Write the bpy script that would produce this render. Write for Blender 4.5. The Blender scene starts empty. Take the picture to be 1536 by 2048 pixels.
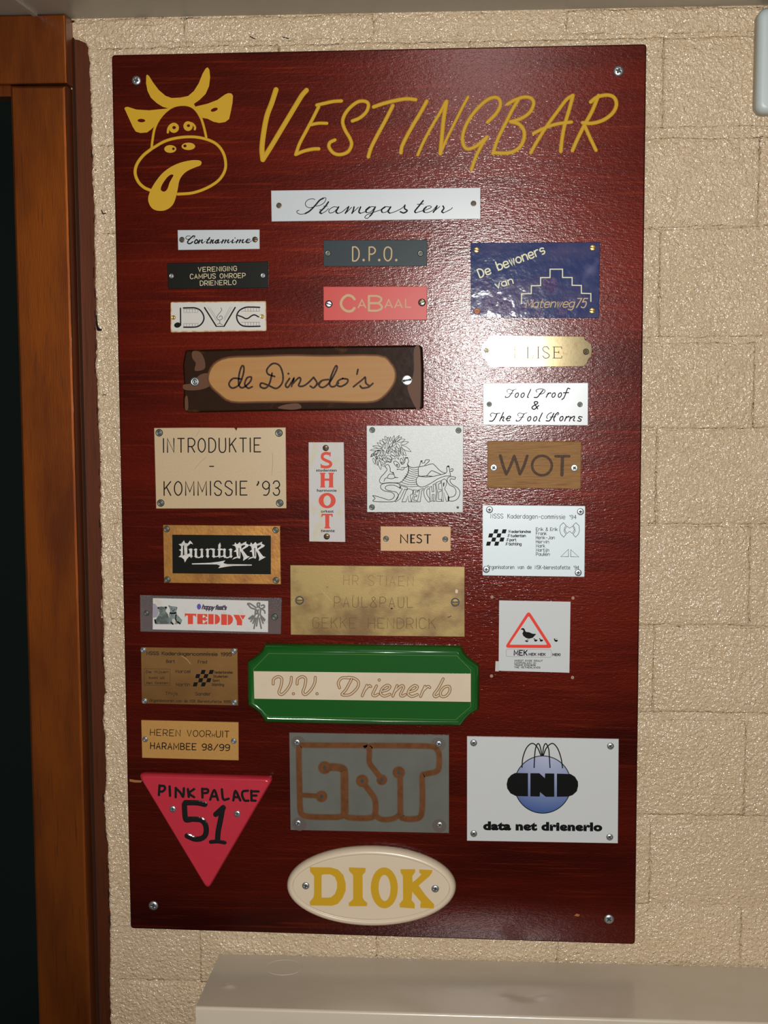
import bpy, bmesh, math, random
from mathutils import Vector, Matrix
from mathutils.geometry import tessellate_polygon

random.seed(7)
SC = bpy.context.scene
COL = SC.collection

# ------------------------------------------------------------------ camera
F_PX = 2969.25                      # focal length in pixels of the 1536x2048 frame
BOARD_Z = 1.20                      # height of the board's lower edge above the floor
CAM = Vector((0.4295, -1.7083, 0.6974 + BOARD_Z))
def _rot(a, b, c):
    return (Matrix.Rotation(c, 3, 'Z') @ Matrix.Rotation(a, 3, 'X') @ Matrix.Rotation(b, 3, 'Y'))
R3 = _rot(0.1105, 0.0719, -0.0036) @ Matrix(((1, 0, 0), (0, 0, -1), (0, 1, 0)))   # world -> camera (x right, y down, z forward)
cam_d = bpy.data.cameras.new('camera')
cam_d.sensor_fit = 'VERTICAL'; cam_d.sensor_height = 36.0
cam_d.lens = F_PX * 36.0 / 2048.0
cam_d.clip_start = 0.01
cam = bpy.data.objects.new('camera', cam_d); COL.objects.link(cam)
mw = Matrix((R3[0], -R3[1], -R3[2])).transposed().to_4x4()
mw.translation = CAM
cam.matrix_world = mw
SC.camera = cam

# ------------------------------------------------------------------ light and exposure
wd = bpy.data.worlds.new('world'); SC.world = wd; wd.use_nodes = True
wd.node_tree.nodes['Background'].inputs[0].default_value = (1.0, 0.93, 0.82, 1)
wd.node_tree.nodes['Background'].inputs[1].default_value = 0.07
SC.view_settings.view_transform = 'Standard'
SC.view_settings.look = 'None'
SC.view_settings.gamma = 1.0
SC.view_settings.use_curve_mapping = False
SC.view_settings.exposure = 0.0
# the camera's own flash, just above and left of the lens
fl = bpy.data.lights.new('flash', 'SPOT')
fl.energy = 101; fl.color = (1.0, 0.985, 0.96); fl.shadow_soft_size = 0.012
fl.spot_size = math.radians(100); fl.spot_blend = 0.9
flash = bpy.data.objects.new('flash', fl); COL.objects.link(flash)
flash.location = CAM + Vector((-0.018, -0.01, -0.018))
tgt = Vector((0.46, 0.0, BOARD_Z + 0.60))
flash.rotation_euler = (tgt - flash.location).to_track_quat('-Z', 'Y').to_euler()

# ------------------------------------------------------------------ measuring helpers (photo pixel -> place in the room)
RT = R3.transposed()
def ray(px, py):
    return RT @ Vector(((px - 768.0) / F_PX, (py - 1024.0) / F_PX, 1.0))
def at(px, py, h=0.0):
    """point on the vertical plane standing h metres in front of the wall"""
    d = ray(px, py); t = (-h - CAM.y) / d.y
    return CAM + d * t
def at_z(px, py, z):
    d = ray(px, py); t = (z - CAM.z) / d.z
    return CAM + d * t
PX = 1.7083 / F_PX                  # metres per photo pixel near the wall
BT = 0.012                          # board thickness

# ------------------------------------------------------------------ materials
def mat(name, col, rough=0.5, metal=0.0, spec=0.5, coat=0.0, coat_rough=0.1, noise=None, bump=None, trans=0.0, alpha=1.0):
    m = bpy.data.materials.new(name); m.use_nodes = True
    nt = m.node_tree; b = nt.nodes['Principled BSDF']
    b.inputs['Base Color'].default_value = (*col, 1)
    b.inputs['Roughness'].default_value = rough
    b.inputs['Metallic'].default_value = metal
    b.inputs['Specular IOR Level'].default_value = spec
    b.inputs['Coat Weight'].default_value = coat
    b.inputs['Coat Roughness'].default_value = coat_rough
    b.inputs['Transmission Weight'].default_value = trans
    tc = None
    def coords(scale):
        nonlocal tc
        if tc is None: tc = nt.nodes.new('ShaderNodeTexCoord')
        mp = nt.nodes.new('ShaderNodeMapping'); mp.inputs['Scale'].default_value = scale
        nt.links.new(tc.outputs['Object'], mp.inputs['Vector'])
        return mp.outputs['Vector']
    if noise:                                   # list of (scale vec, other colour, lo, hi, detail)
        prev = None
        for sc, c2, lo, hi, det in noise:
            n = nt.nodes.new('ShaderNodeTexNoise'); n.inputs['Scale'].default_value = 1.0
            n.inputs['Detail'].default_value = det; n.inputs['Roughness'].default_value = 0.6
            nt.links.new(coords(sc), n.inputs['Vector'])
            r = nt.nodes.new('ShaderNodeMapRange'); r.inputs['From Min'].default_value = lo; r.inputs['From Max'].default_value = hi
            nt.links.new(n.outputs['Fac'], r.inputs['Value'])
            mx = nt.nodes.new('ShaderNodeMix'); mx.data_type = 'RGBA'
            if prev is None: mx.inputs[6].default_value = (*col, 1)
            else: nt.links.new(prev, mx.inputs[6])
            mx.inputs[7].default_value = (*c2, 1)
            nt.links.new(r.outputs['Result'], mx.inputs[0]); prev = mx.outputs[2]
        nt.links.new(prev, b.inputs['Base Color'])
    if bump:                                    # list of (scale vec, strength, distance, detail)
        prev = None
        for sc, st, dist, det in bump:
            n = nt.nodes.new('ShaderNodeTexNoise'); n.inputs['Scale'].default_value = 1.0
            n.inputs['Detail'].default_value = det
            nt.links.new(coords(sc), n.inputs['Vector'])
            bp = nt.nodes.new('ShaderNodeBump'); bp.inputs['Strength'].default_value = st; bp.inputs['Distance'].default_value = dist
            nt.links.new(n.outputs['Fac'], bp.inputs['Height'])
            if prev: nt.links.new(prev, bp.inputs['Normal'])
            prev = bp.outputs['Normal']
        nt.links.new(prev, b.inputs['Normal'])
        if coat: nt.links.new(prev, b.inputs['Coat Normal'])
    return m

def v3(a, b=None): return (a, a, a) if b is None else (a, a, b)
M = {}
M['wall'] = mat('cream_wall_paint', (0.525, 0.39, 0.245), 0.13, spec=0.8,
                noise=[(v3(9), (0.56, 0.42, 0.275), 0.35, 0.7, 3)],
                bump=[(v3(30), 0.6, 0.004, 2), (v3(260), 1.0, 0.0026, 1), (v3(620), 1.0, 0.0011, 1)])
M['board'] = mat('mahogany_lacquer', (0.072, 0.0054, 0.0020), 0.52, metal=0.78, spec=0.0, coat=0.40, coat_rough=0.17,
                 noise=[((2.2, 2, 16), (0.030, 0.0024, 0.0012), 0.40, 0.68, 4), ((7, 7, 260), (0.105, 0.010, 0.003), 0.54, 0.75, 3)],
                 bump=[((190, 300, 620), 1.0, 0.00019, 2), ((600, 500, 1300), 0.8, 0.00010, 1)])
M['board_edge'] = mat('mahogany_edge', (0.05, 0.007, 0.004), 0.5)
M['gold'] = mat('ochre_paint', (0.50, 0.285, 0.010), 0.5, spec=0.2)
M['white'] = mat('white_laminate', (0.46, 0.495, 0.51), 0.29, spec=0.6)
M['white_in'] = mat('cream_laminate', (0.60, 0.60, 0.56), 0.35)
M['black_ink'] = mat('black_engraving', (0.004, 0.004, 0.004), 0.5)
M['black'] = mat('black_laminate', (0.009, 0.009, 0.007), 0.28, spec=0.45)
M['cream_ink'] = mat('cream_engraving', (0.58, 0.50, 0.31), 0.5)
M['slate'] = mat('slate_laminate', (0.030, 0.043, 0.048), 0.34, spec=0.5)
M['red'] = mat('red_laminate', (0.52, 0.036, 0.028), 0.36, spec=0.5)
M['tan_ink'] = mat('tan_engraving', (0.50, 0.35, 0.19), 0.5)
M['blue'] = mat('blue_enamel', (0.010, 0.022, 0.105), 0.5, spec=0.1, coat=0.32, coat_rough=0.10,
                noise=[((9, 9, 20), (0.060, 0.045, 0.12), 0.46, 0.66, 4), ((26, 26, 26), (0.09, 0.09, 0.19), 0.6, 0.8, 3)],
                bump=[(v3(75), 0.6, 0.00065, 3)])
M['plum'] = mat('plum_enamel', (0.055, 0.035, 0.110), 0.2, noise=[(v3(150), (0.13, 0.09, 0.17), 0.45, 0.75, 3)], bump=[(v3(200), 0.5, 0.0004, 2)])
M['blue_ink'] = mat('pale_gold_line', (0.50, 0.48, 0.24), 0.4)
M['bark'] = mat('scorched_wood', (0.022, 0.008, 0.0028), 0.5, spec=0.12, coat=0.02, coat_rough=0.2,
                noise=[((16, 16, 30), (0.15, 0.058, 0.018), 0.56, 0.74, 4)], bump=[(v3(60), 0.4, 0.0006, 2)])
M['bark_in'] = mat('pale_carved_wood', (0.37, 0.19, 0.062), 0.42, noise=[((10, 10, 130), (0.36, 0.16, 0.045), 0.4, 0.75, 3)], bump=[((20, 20, 300), 0.3, 0.0006, 2)])
M['bark_rim'] = mat('brown_rim', (0.095, 0.032, 0.007), 0.5, noise=[(v3(60), (0.09, 0.03, 0.01), 0.4, 0.7, 2)])
M['burnt'] = mat('burnt_line', (0.05, 0.02, 0.01), 0.5, noise=[(v3(300), (0.015, 0.008, 0.006), 0.4, 0.6, 2)])
M['brass_bright'] = mat('polished_brass', (0.62, 0.50, 0.28), 0.085, metal=0.85,
                        noise=[(v3(190), (0.50, 0.33, 0.17), 0.58, 0.76, 4)], bump=[(v3(300), 0.2, 0.00005, 2)])
M['champagne'] = mat('champagne_laminate', (0.47, 0.345, 0.195), 0.36, spec=0.5, noise=[(v3(600), (0.44, 0.32, 0.18), 0.4, 0.7, 1)])
M['oak'] = mat('brown_wood', (0.26, 0.125, 0.034), 0.4, noise=[((40, 40, 420), (0.18, 0.08, 0.02), 0.45, 0.75, 4)], bump=[((60, 60, 700), 0.5, 0.0006, 2)])
M['groove'] = mat('dark_groove', (0.06, 0.030, 0.014), 0.5, noise=[(v3(500), (0.13, 0.08, 0.05), 0.5, 0.8, 3)])
M['paper'] = mat('aged_paper', (0.46, 0.44, 0.42), 0.5, noise=[(v3(55, 35), (0.48, 0.41, 0.26), 0.52, 0.66, 3)])
M['dwe'] = mat('ivory_card', (0.50, 0.475, 0.435), 0.42, noise=[(v3(45), (0.51, 0.45, 0.35), 0.56, 0.76, 3)])
M['rust'] = mat('rusty_card_edge', (0.42, 0.24, 0.10), 0.55, noise=[(v3(160), (0.58, 0.44, 0.26), 0.42, 0.62, 3)])
M['grey_line'] = mat('grey_line', (0.16, 0.15, 0.14), 0.5)
M['orange_red'] = mat('vermilion_print', (0.60, 0.060, 0.032), 0.45)
M['silver'] = mat('brushed_aluminium', (0.40, 0.41, 0.395), 0.45, metal=0.15, spec=0.35, noise=[(v3(900), (0.46, 0.47, 0.46), 0.4, 0.7, 1)], bump=[(v3(1200), 0.35, 0.0002, 1)])
M['tan'] = mat('tan_laminate', (0.55, 0.325, 0.145), 0.38, noise=[(v3(700), (0.48, 0.28, 0.13), 0.4, 0.7, 1)])
M['white_al'] = mat('white_anodised', (0.62, 0.70, 0.73), 0.32, spec=0.6)
M['brass_old'] = mat('tarnished_brass', (0.29, 0.195, 0.060), 0.42, metal=0.35,
                     noise=[((14, 14, 18), (0.155, 0.085, 0.024), 0.45, 0.62, 4), (v3(95), (0.18, 0.11, 0.035), 0.66, 0.82, 3)], bump=[(v3(900), 0.25, 0.0002, 2)])
M['brass_frame'] = mat('brown_brass', (0.43, 0.20, 0.045), 0.33, metal=0.6,
                       noise=[((30, 30, 30), (0.25, 0.10, 0.03), 0.45, 0.72, 4), (v3(400), (0.7, 0.5, 0.25), 0.70, 0.8, 3)], bump=[(v3(300), 0.3, 0.0004, 3)])
M['engrave'] = mat('shallow_engraving', (0.13, 0.08, 0.025), 0.5)
M['engrave_faint'] = mat('worn_engraving', (0.22, 0.14, 0.05), 0.5)
M['metal_white'] = mat('silver_print', (0.56, 0.54, 0.51), 0.4, metal=0.2, noise=[(v3(260), (0.42, 0.40, 0.36), 0.45, 0.7, 2)])
M['acrylic'] = mat('clear_acrylic', (0.93, 0.90, 0.90), 0.04, trans=0.93, spec=0.5)
M['card'] = mat('white_card', (0.55, 0.53, 0.50), 0.45, noise=[(v3(90), (0.50, 0.45, 0.38), 0.6, 0.8, 2)])
M['teddy'] = mat('bear_print', (0.055, 0.075, 0.065), 0.6, noise=[(v3(190), (0.16, 0.19, 0.17), 0.48, 0.72, 3)])
M['teddy2'] = mat('pale_bear_print', (0.17, 0.21, 0.19), 0.6, noise=[(v3(190), (0.06, 0.09, 0.085), 0.45, 0.7, 3)])
M['bear_halo'] = mat('lilac_print', (0.27, 0.25, 0.29), 0.6)
M['violet'] = mat('violet_ink', (0.07, 0.045, 0.30), 0.5)
M['violet_ink'] = mat('dark_violet_ink', (0.035, 0.015, 0.05), 0.5)
M['sticker'] = mat('white_sticker', (0.50, 0.51, 0.51), 0.4, spec=0.4)
M['sign_red'] = mat('sign_red', (0.70, 0.045, 0.025), 0.4)
M['copper95'] = mat('copper_brass', (0.38, 0.195, 0.065), 0.30, metal=0.75, noise=[((9, 9, 12), (0.27, 0.13, 0.04), 0.4, 0.7, 3)], bump=[(v3(250), 0.15, 0.0003, 2)])
M['dull_ink'] = mat('faded_ink', (0.035, 0.02, 0.010), 0.5)
M['green'] = mat('green_gloss', (0.006, 0.082, 0.009), 0.2, coat=0.5, coat_rough=0.12, bump=[(v3(70), 0.12, 0.0008, 2)])
M['cream'] = mat('cream_paint', (0.58, 0.47, 0.34), 0.4, noise=[(v3(30), (0.55, 0.44, 0.31), 0.4, 0.7, 3)])
M['green_line'] = mat('worn_green_edge', (0.12, 0.22, 0.04), 0.3)
M['gold_brown'] = mat('gold_brown_line', (0.24, 0.12, 0.035), 0.42)
M['gold_plate'] = mat('gold_laminate', (0.47, 0.245, 0.062), 0.38, metal=0.2, noise=[(v3(800), (0.42, 0.21, 0.055), 0.4, 0.7, 1)])
M['pink'] = mat('crimson_paint', (0.44, 0.020, 0.038), 0.32, coat=0.3, coat_rough=0.1, bump=[(v3(90), 0.25, 0.001, 2)])
M['tar'] = mat('black_gloss_paint', (0.010, 0.009, 0.009), 0.18, bump=[(v3(260), 0.4, 0.0008, 2)])
M['pcb'] = mat('grey_circuit_board', (0.112, 0.113, 0.095), 0.35, noise=[(v3(26), (0.095, 0.096, 0.083), 0.4, 0.7, 3)])
M['pcb_stain'] = mat('brown_screw_stain', (0.092, 0.072, 0.060), 0.4)
M['copper'] = mat('oxidised_copper', (0.145, 0.054, 0.018), 0.42, metal=0.3, noise=[(v3(120), (0.105, 0.038, 0.012), 0.4, 0.7, 3)])
M['copper_dark'] = mat('dark_copper_edge', (0.095, 0.065, 0.04), 0.45)
M['globe'] = mat('blue_globe_print', (0.10, 0.17, 0.42), 0.35)
M['diok'] = mat('ivory_paint', (0.60, 0.49, 0.355), 0.33, coat=0.2, coat_rough=0.15, bump=[(v3(120), 0.12, 0.0006, 2)])
M['groove_line'] = mat('grey_groove', (0.25, 0.21, 0.16), 0.5)
M['steel'] = mat('zinc_steel', (0.36, 0.38, 0.39), 0.34, metal=0.85)
M['steel_dark'] = mat('screw_recess', (0.03, 0.03, 0.03), 0.5, metal=0.3)
M['rivet'] = mat('grey_rivet', (0.15, 0.16, 0.135), 0.36, metal=0.8)
M['brass_screw'] = mat('brass_screw', (0.60, 0.38, 0.12), 0.3, metal=0.9)
M['copper_screw'] = mat('painted_screw', (0.50, 0.17, 0.06), 0.4, metal=0.5)
M['dark_screw'] = mat('dark_screw', (0.09, 0.055, 0.025), 0.35, metal=0.7)
M['frame'] = mat('orange_brown_lacquer', (0.200, 0.046, 0.0018), 0.48, metal=0.75, spec=0.3, coat=0.5, coat_rough=0.14,
                 noise=[((22, 22, 5), (0.10, 0.020, 0.0018), 0.42, 0.72, 4), ((420, 420, 16), (0.085, 0.02, 0.005), 0.62, 0.78, 2)],
                 bump=[((900, 900, 60), 0.3, 0.0003, 2)])
M['strip'] = mat('brown_moulding', (0.085, 0.020, 0.005), 0.5, metal=0.5, spec=0.3,
                 noise=[((300, 300, 12), (0.05, 0.012, 0.004), 0.5, 0.75, 3)], bump=[((900, 900, 80), 0.3, 0.0003, 2)])
M['pane'] = mat('dark_glass', (0.004, 0.007, 0.006), 0.12, spec=0.35)
M['joint'] = mat('dark_brown_joint', (0.022, 0.008, 0.003), 0.7, spec=0.1)
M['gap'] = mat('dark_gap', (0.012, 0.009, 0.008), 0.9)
M['ceil'] = mat('grey_ceiling_paint', (0.33, 0.30, 0.235), 0.36, spec=0.5, bump=[(v3(25), 0.2, 0.002, 2)])
M['cab'] = mat('pale_enamelled_steel', (0.55, 0.47, 0.37), 0.21, spec=0.6, noise=[(v3(12), (0.52, 0.44, 0.335), 0.45, 0.7, 3)])
M['abs'] = mat('pale_grey_plastic', (0.43, 0.48, 0.47), 0.4)
M['floor'] = mat('grey_floor', (0.18, 0.16, 0.14), 0.5, noise=[(v3(40), (0.14, 0.12, 0.11), 0.4, 0.7, 3)])
M['filler'] = mat('hole_filler', (0.30, 0.16, 0.10), 0.6)
M['bare'] = mat('bare_wood', (0.30, 0.10, 0.025), 0.5)

for _n, _s in (('black_ink', 0.08), ('cream_ink', 0.15), ('tan_ink', 0.15), ('groove', 0.1), ('burnt', 0.1), ('dull_ink', 0.1), ('engrave', 0.15), ('engrave_faint', 0.15), ('grey_line', 0.1),
               ('orange_red', 0.15), ('sign_red', 0.15), ('gold_brown', 0.15), ('black', 0.12), ('slate', 0.08), ('red', 0.20), ('oak', 0.08), ('bark_in', 0.12), ('bark_rim', 0.2), ('gap', 0.05), ('copper', 0.2), ('tan', 0.35), ('plum', 0.03), ('bark', 0.04), ('card', 0.3), ('globe', 0.2), ('pane', 0.2)):
    M[_n].node_tree.nodes['Principled BSDF'].inputs['Specular IOR Level'].default_value = _s

# a globe printed with a lighter spot near its top (flat print)
def globe_print():
    m = M['globe']; nt = m.node_tree; b = nt.nodes['Principled BSDF']
    tc = nt.nodes.new('ShaderNodeTexCoord'); mp = nt.nodes.new('ShaderNodeMapping')
    mp.inputs['Location'].default_value = (-0.006, 0, -0.052)
    g = nt.nodes.new('ShaderNodeVectorMath'); g.operation = 'LENGTH'
    r = nt.nodes.new('ShaderNodeMapRange'); r.inputs['From Min'].default_value = 0.0; r.inputs['From Max'].default_value = 0.078
    cr = nt.nodes.new('ShaderNodeMix'); cr.data_type = 'RGBA'
    cr.inputs[6].default_value = (0.44, 0.46, 0.58, 1); cr.inputs[7].default_value = (0.045, 0.09, 0.25, 1)
    nt.links.new(tc.outputs['Object'], mp.inputs[0]); nt.links.new(mp.outputs[0], g.inputs[0])
    nt.links.new(g.outputs['Value'], r.inputs[0]); nt.links.new(r.outputs[0], cr.inputs[0])
    nt.links.new(cr.outputs[2], b.inputs['Base Color'])
globe_print()

# ------------------------------------------------------------------ mesh helpers
def mesh_obj(name, verts, faces, m, parent=None, loc=None, smooth=False):
    """verts in room coordinates; the object's origin goes to loc (its parent's location when it has one)"""
    if loc is None: loc = parent['_o'] if parent else (0, 0, 0)
    L = Vector(loc)
    me = bpy.data.meshes.new(name)
    me.from_pydata([tuple(Vector(v) - L) for v in verts], [], faces)
    ms = m if isinstance(m, (list, tuple)) else [m]
    for k in ms: me.materials.append(M[k] if isinstance(k, str) else k)
    bm = bmesh.new(); bm.from_mesh(me); bmesh.ops.recalc_face_normals(bm, faces=bm.faces); bm.to_mesh(me); bm.free()
    if smooth:
        for p in me.polygons: p.use_smooth = True
    o = bpy.data.objects.new(name, me); COL.objects.link(o)
    if parent: o.parent = parent
    else: o.location = L
    return o
def root(name, loc, label, cat, group=None):
    o = bpy.data.objects.new(name, None); COL.objects.link(o)
    o.location = loc; o.empty_display_size = 0.02
    o['_o'] = tuple(loc); o['label'] = label; o['category'] = cat
    if group: o['group'] = group
    return o
def structure(name, verts, faces, m, smooth=False, loc=(0, 0, 0)):
    o = mesh_obj(name, verts, faces, m, loc=loc, smooth=smooth); o['kind'] = 'structure'; o['_o'] = tuple(loc)
    return o
def area(p):
    return 0.5 * sum(p[i][0] * p[(i + 1) % len(p)][1] - p[(i + 1) % len(p)][0] * p[i][1] for i in range(len(p)))
def inset(poly, d):
    """mitred inset of a 2-D polygon by d (pixels)"""
    if abs(d) < 1e-9: return [tuple(p) for p in poly]
    s = 1 if area(poly) > 0 else -1
    n = len(poly); out = []
    for i in range(n):
        a, b, c = Vector(poly[i - 1]), Vector(poly[i]), Vector(poly[(i + 1) % n])
        e1 = (b - a); e2 = (c - b)
        if e1.length < 1e-6 or e2.length < 1e-6: out.append(tuple(b)); continue
        e1.normalize(); e2.normalize()
        n1 = Vector((-e1.y, e1.x)) * s; n2 = Vector((-e2.y, e2.x)) * s
        k = n1 + n2; q = max(0.35, 1 + n1.dot(n2))
        out.append(tuple(b + k * (d / q)))
    return out
def slab(name, poly, prof, m, parent=None, smooth=False, cap_mat=None, origin=None, ins=None):
    """polygon in pixels, prof = [(inset px, height above wall m), ...] from the back edge to the front face"""
    n = len(poly); V = []; Fc = []
    inset_ = ins or inset
    hb = max(hh_ for d_, hh_ in prof if d_ <= 1.05 and (d_ < 0.9 or len(prof) < 5)) if len(prof) > 3 else prof[-1][1]   # height at which the outline was measured
    for d, h in prof:
        for (x, y) in inset_(poly, d):
            p = at(x, y, hb); V.append(Vector((p.x, -h, p.z)))
    for k in range(len(prof) - 1):
        for i in range(n):
            j = (i + 1) % n
            Fc.append((k * n + i, k * n + j, (k + 1) * n + j, (k + 1) * n + i))
    tl = len(prof) - 1
    cap = tessellate_polygon([[Vector((x, y, 0)) for x, y in inset_(poly, prof[-1][0])]])
    nside = len(Fc)
    for t in cap: Fc.append(tuple(tl * n + i for i in t))
    for t in tessellate_polygon([[Vector((x, y, 0)) for x, y in poly]]): Fc.append(tuple(reversed(t)))
    o = mesh_obj(name, V, Fc, m, parent, loc=origin)
    if smooth:
        for i, p in enumerate(o.data.polygons): p.use_smooth = i < nside
    if parent: o['_o'] = parent['_o']
    return o
def smooth_pts(p, closed=False, k=5):
    if len(p) < 3: return [Vector(q) for q in p]
    P = [Vector(q) for q in p]; n = len(P); out = []
    rng = range(n) if closed else range(n - 1)
    for i in rng:
        p1, p2 = P[i], P[(i + 1) % n]
        p0 = P[i - 1] if (closed or i > 0) else p1 * 2 - p2
        p3 = P[(i + 2) % n] if (closed or i < n - 2) else p2 * 2 - p1
        for j in range(k):
            t = j / k; t2 = t * t; t3 = t2 * t
            out.append(0.5 * ((2 * p1) + (p2 - p0) * t + (2 * p0 - 5 * p1 + 4 * p2 - p3) * t2 + (3 * p1 - p0 - 3 * p2 + p3) * t3))
    if not closed: out.append(P[-1])
    return out
class Ink:
    """collects flat strokes and filled shapes (pixels) and builds them as one mesh on a plane h in front of the wall"""
    def __init__(s, h, rise=0.0): s.V = []; s.F = []; s.h = h; s.rise = rise; s.k = 0
    def _add(s, px, py, dh=0.0):
        p = at(px, py, s.h); s.V.append(Vector((p.x, p.y - dh, p.z))); return len(s.V) - 1
    def stroke(s, pts, w, closed=False, curve=True, k=5, cap=True, taper=None):
        P = smooth_pts(pts, closed, k) if curve else [Vector(p) for p in pts]
        Q = [P[0]]
        for p in P[1:]:
            if (p - Q[-1]).length > 0.02: Q.append(p)
        if closed and (Q[0] - Q[-1]).length < 0.02: Q.pop()
        n = len(Q)
        if n < 2:
            s.disc(Q[0].x, Q[0].y, w / 2, w / 2); return
        s.k += 1; dz = 0.000002 * (s.k % 12)
        rows = []
        for i in range(n):
            a = Q[i - 1] if (i > 0 or closed) else Q[i]
            b = Q[(i + 1) % n] if (i < n - 1 or closed) else Q[i]
            t1 = Q[i] - a; t2 = b - Q[i]
            if t1.length < 1e-6: t1 = t2
            if t2.length < 1e-6: t2 = t1
            t1 = t1.normalized(); t2 = t2.normalized()
            t = (t1 + t2)
            if t.length < 0.3: t = t2
            t = t.normalized(); c = max(0.55, t.dot(t2))
            nn = Vector((-t.y, t.x)); hw = w / 2 / c
            if taper:
                f = i / (n - 1); hw *= taper[0] + (taper[1] - taper[0]) * f
            rows.append((Q[i], nn, hw, 1.0))
        if not closed and cap:
            st = []; en = []
            t0 = (Q[1] - Q[0]).normalized(); t1 = (Q[-1] - Q[-2]).normalized()
            for a in (80, 55, 28):
                ca, sa = math.cos(math.radians(a)), math.sin(math.radians(a))
                st.append((Q[0] - t0 * rows[0][2] * sa, rows[0][1], rows[0][2] * ca, ca))
            for a in (28, 55, 80):
                ca, sa = math.cos(math.radians(a)), math.sin(math.radians(a))
                en.append((Q[-1] + t1 * rows[-1][2] * sa, rows[-1][1], rows[-1][2] * ca, ca))
            rows = st + rows + en
        cols = [(-1, 0), (-0.6, 1), (0.6, 1), (1, 0)] if s.rise else [(-1, 0), (1, 0)]
        ix = []
        for p, nn, hw, r in rows:
            ix.append([s._add(p.x + nn.x * hw * u, p.y + nn.y * hw * u, dz + s.rise * v * r) for u, v in cols])
        m = len(ix)
        for i in range(m if closed else m - 1):
            A, B = ix[i], ix[(i + 1) % m]
            for c in range(len(cols) - 1): s.F.append((A[c], A[c + 1], B[c + 1], B[c]))
    def fill(s, poly, holes=(), curve=False, k=4):
        loops = [poly] + list(holes)
        if curve: loops = [[tuple(q) for q in smooth_pts(l, True, k)] for l in loops]
        s.k += 1; dz = 0.000002 * (s.k % 12) + s.rise
        flat = []
        for l in loops: flat += l
        ids = [s._add(x, y, dz) for x, y in flat]
        for t in tessellate_polygon([[Vector((x, y, 0)) for x, y in l] for l in loops]): s.F.append(tuple(ids[i] for i in t))
        if s.rise:
            o = 0
            for l in loops:
                lo = [s._add(x, y, 0) for x, y in l]; m = len(l)
                for i in range(m):
                    j = (i + 1) % m; s.F.append((ids[o + i], ids[o + j], lo[j], lo[i]))
                o += m
    def disc(s, cx, cy, rx, ry, rot=0, holes=(), n=20):
        s.fill(ell(cx, cy, rx, ry, rot, n), holes)
    def build(s, name, m, parent, origin=None):
        return mesh_obj(name, s.V, s.F, m, parent, loc=origin)
def ell(cx, cy, rx, ry, rot=0, n=20):
    c, s = math.cos(math.radians(rot)), math.sin(math.radians(rot))
    return [(cx + rx * math.cos(a) * c - ry * math.sin(a) * s, cy + rx * math.cos(a) * s + ry * math.sin(a) * c)
            for a in [2 * math.pi * i / n for i in range(n)]]
class Z:
    """measuring frame: enlarged view with its corner at (ox, oy) and s times the photo's size"""
    def __init__(z, ox, oy, s): z.ox, z.oy, z.s = ox, oy, s
    def __call__(z, *pts):
        f = []
        if len(pts) == 1 and isinstance(pts[0], list): pts = pts[0]
        if isinstance(pts[0], (int, float)): pts = [(pts[i], pts[i + 1]) for i in range(0, len(pts), 2)]
        return [(z.ox + x / z.s, z.oy + y / z.s) for x, y in pts]
    def ell(z, cx, cy, rx, ry, rot=0, n=20):
        (a, b), = z(cx, cy); return ell(a, b, rx / z.s, ry / z.s, rot, n)

# ------------------------------------------------------------------ lettering: a single-stroke engraver's alphabet and the built-in face
SF = {
 'A': "044g84 1878", 'B': "040g ~0g4g7e7c4a0a ~0a5a88865404", 'C': "~8e6g2g0d07246486", 'D': "040g ~0g4g8d874404",
 'E': "8g0g0484 0a6a", 'F': "8g0g04 0a6a", 'G': "~8e6g2g0d07246487 878a5a", 'H': "040g 848g 0a8a", 'I': "040g",
 'J': "~8g87642406", 'K': "040g 8g09 3b84", 'L': "0g0484", 'M': "040g57aga4", 'N': "040g848g", 'O': "o4g8d8744070d",
 'P': "040g ~0g5g8e8b5909", 'R': "040g ~0g5g8e8b5909 4984", 'S': "~8e6g2g0e0c2b698886642406", 'T': "0g8g 4g44",
 'U': "~0g072464878g", 'V': "0g448g", 'W': "0g244g648g", 'X': "0g84 8g04", 'Y': "0g4a8g 4a44", 'Z': "0g8g0484",
 '0': "o3g6d6733070d", '1': "1d4g44", '2': "~0e2g6g8e8b04 0484", '3': "~0e2g6g8e8c5a3a ~4a6a8886642406", '4': "6g0888 6g64",
 '5': "8g1g0b ~0b5c8a86642405", '6': "~7g3f0a ~0a0624648688 6a2a08", '7': "0g8g34", '8': "o4g7e7c4a1c1e o4a8886440608",
 '9': "o4g8e8b490b0e ~8d875414", '-': "1979", '.': "0405", "'": "0g0d", '/': "048g", '!': "0g08 0405", ',': "1503",
 '&': "~8624040729446g6f5g3g2e84", ' ': "",
 'a': "o4c8a8644060a 8c84", 'b': "o4c8a8644060a 0g04", 'c': "~8a6c2c0a06246486", 'd': "o4c8a8644060a 8g84",
 'e': "0888 ~888a6c2c0a06246485", 'f': "~7g4g3e34 0c6c", 'g': "o4c8a8644060a ~8c82602001", 'h': "0g04 ~0a3c6c8a84",
 'i': "0c04 0f0g", 'j': "~3c320 0 3f3g", 'k': "0g04 7c07 3984", 'l': "0g04", 'm': "0c04 ~0a2c4c6a64 ~6a8cacca c4",
 'n': "0c04 ~0a3c6c8a84", 'o': "o4c8a8644060a", 'p': "o4c8a8644060a 0c00", 'r': "0c04 ~0a3c6c", 's': "~7b5c2c0a2868765424 05",
 't': "~2f255464 0c5c", 'u': "~0c06246487 8c84", 'v': "0c448c", 'w': "0c244c648c", 'y': "0c44 8c10", 'z': "0c8c0484"}
SF['&'] = "~86642405072a6d6f4g2f2d86 8684"
SF['j'] = "~3c31202 3f3g"; SF['j'] = "3c3101 3f3g"
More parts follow.
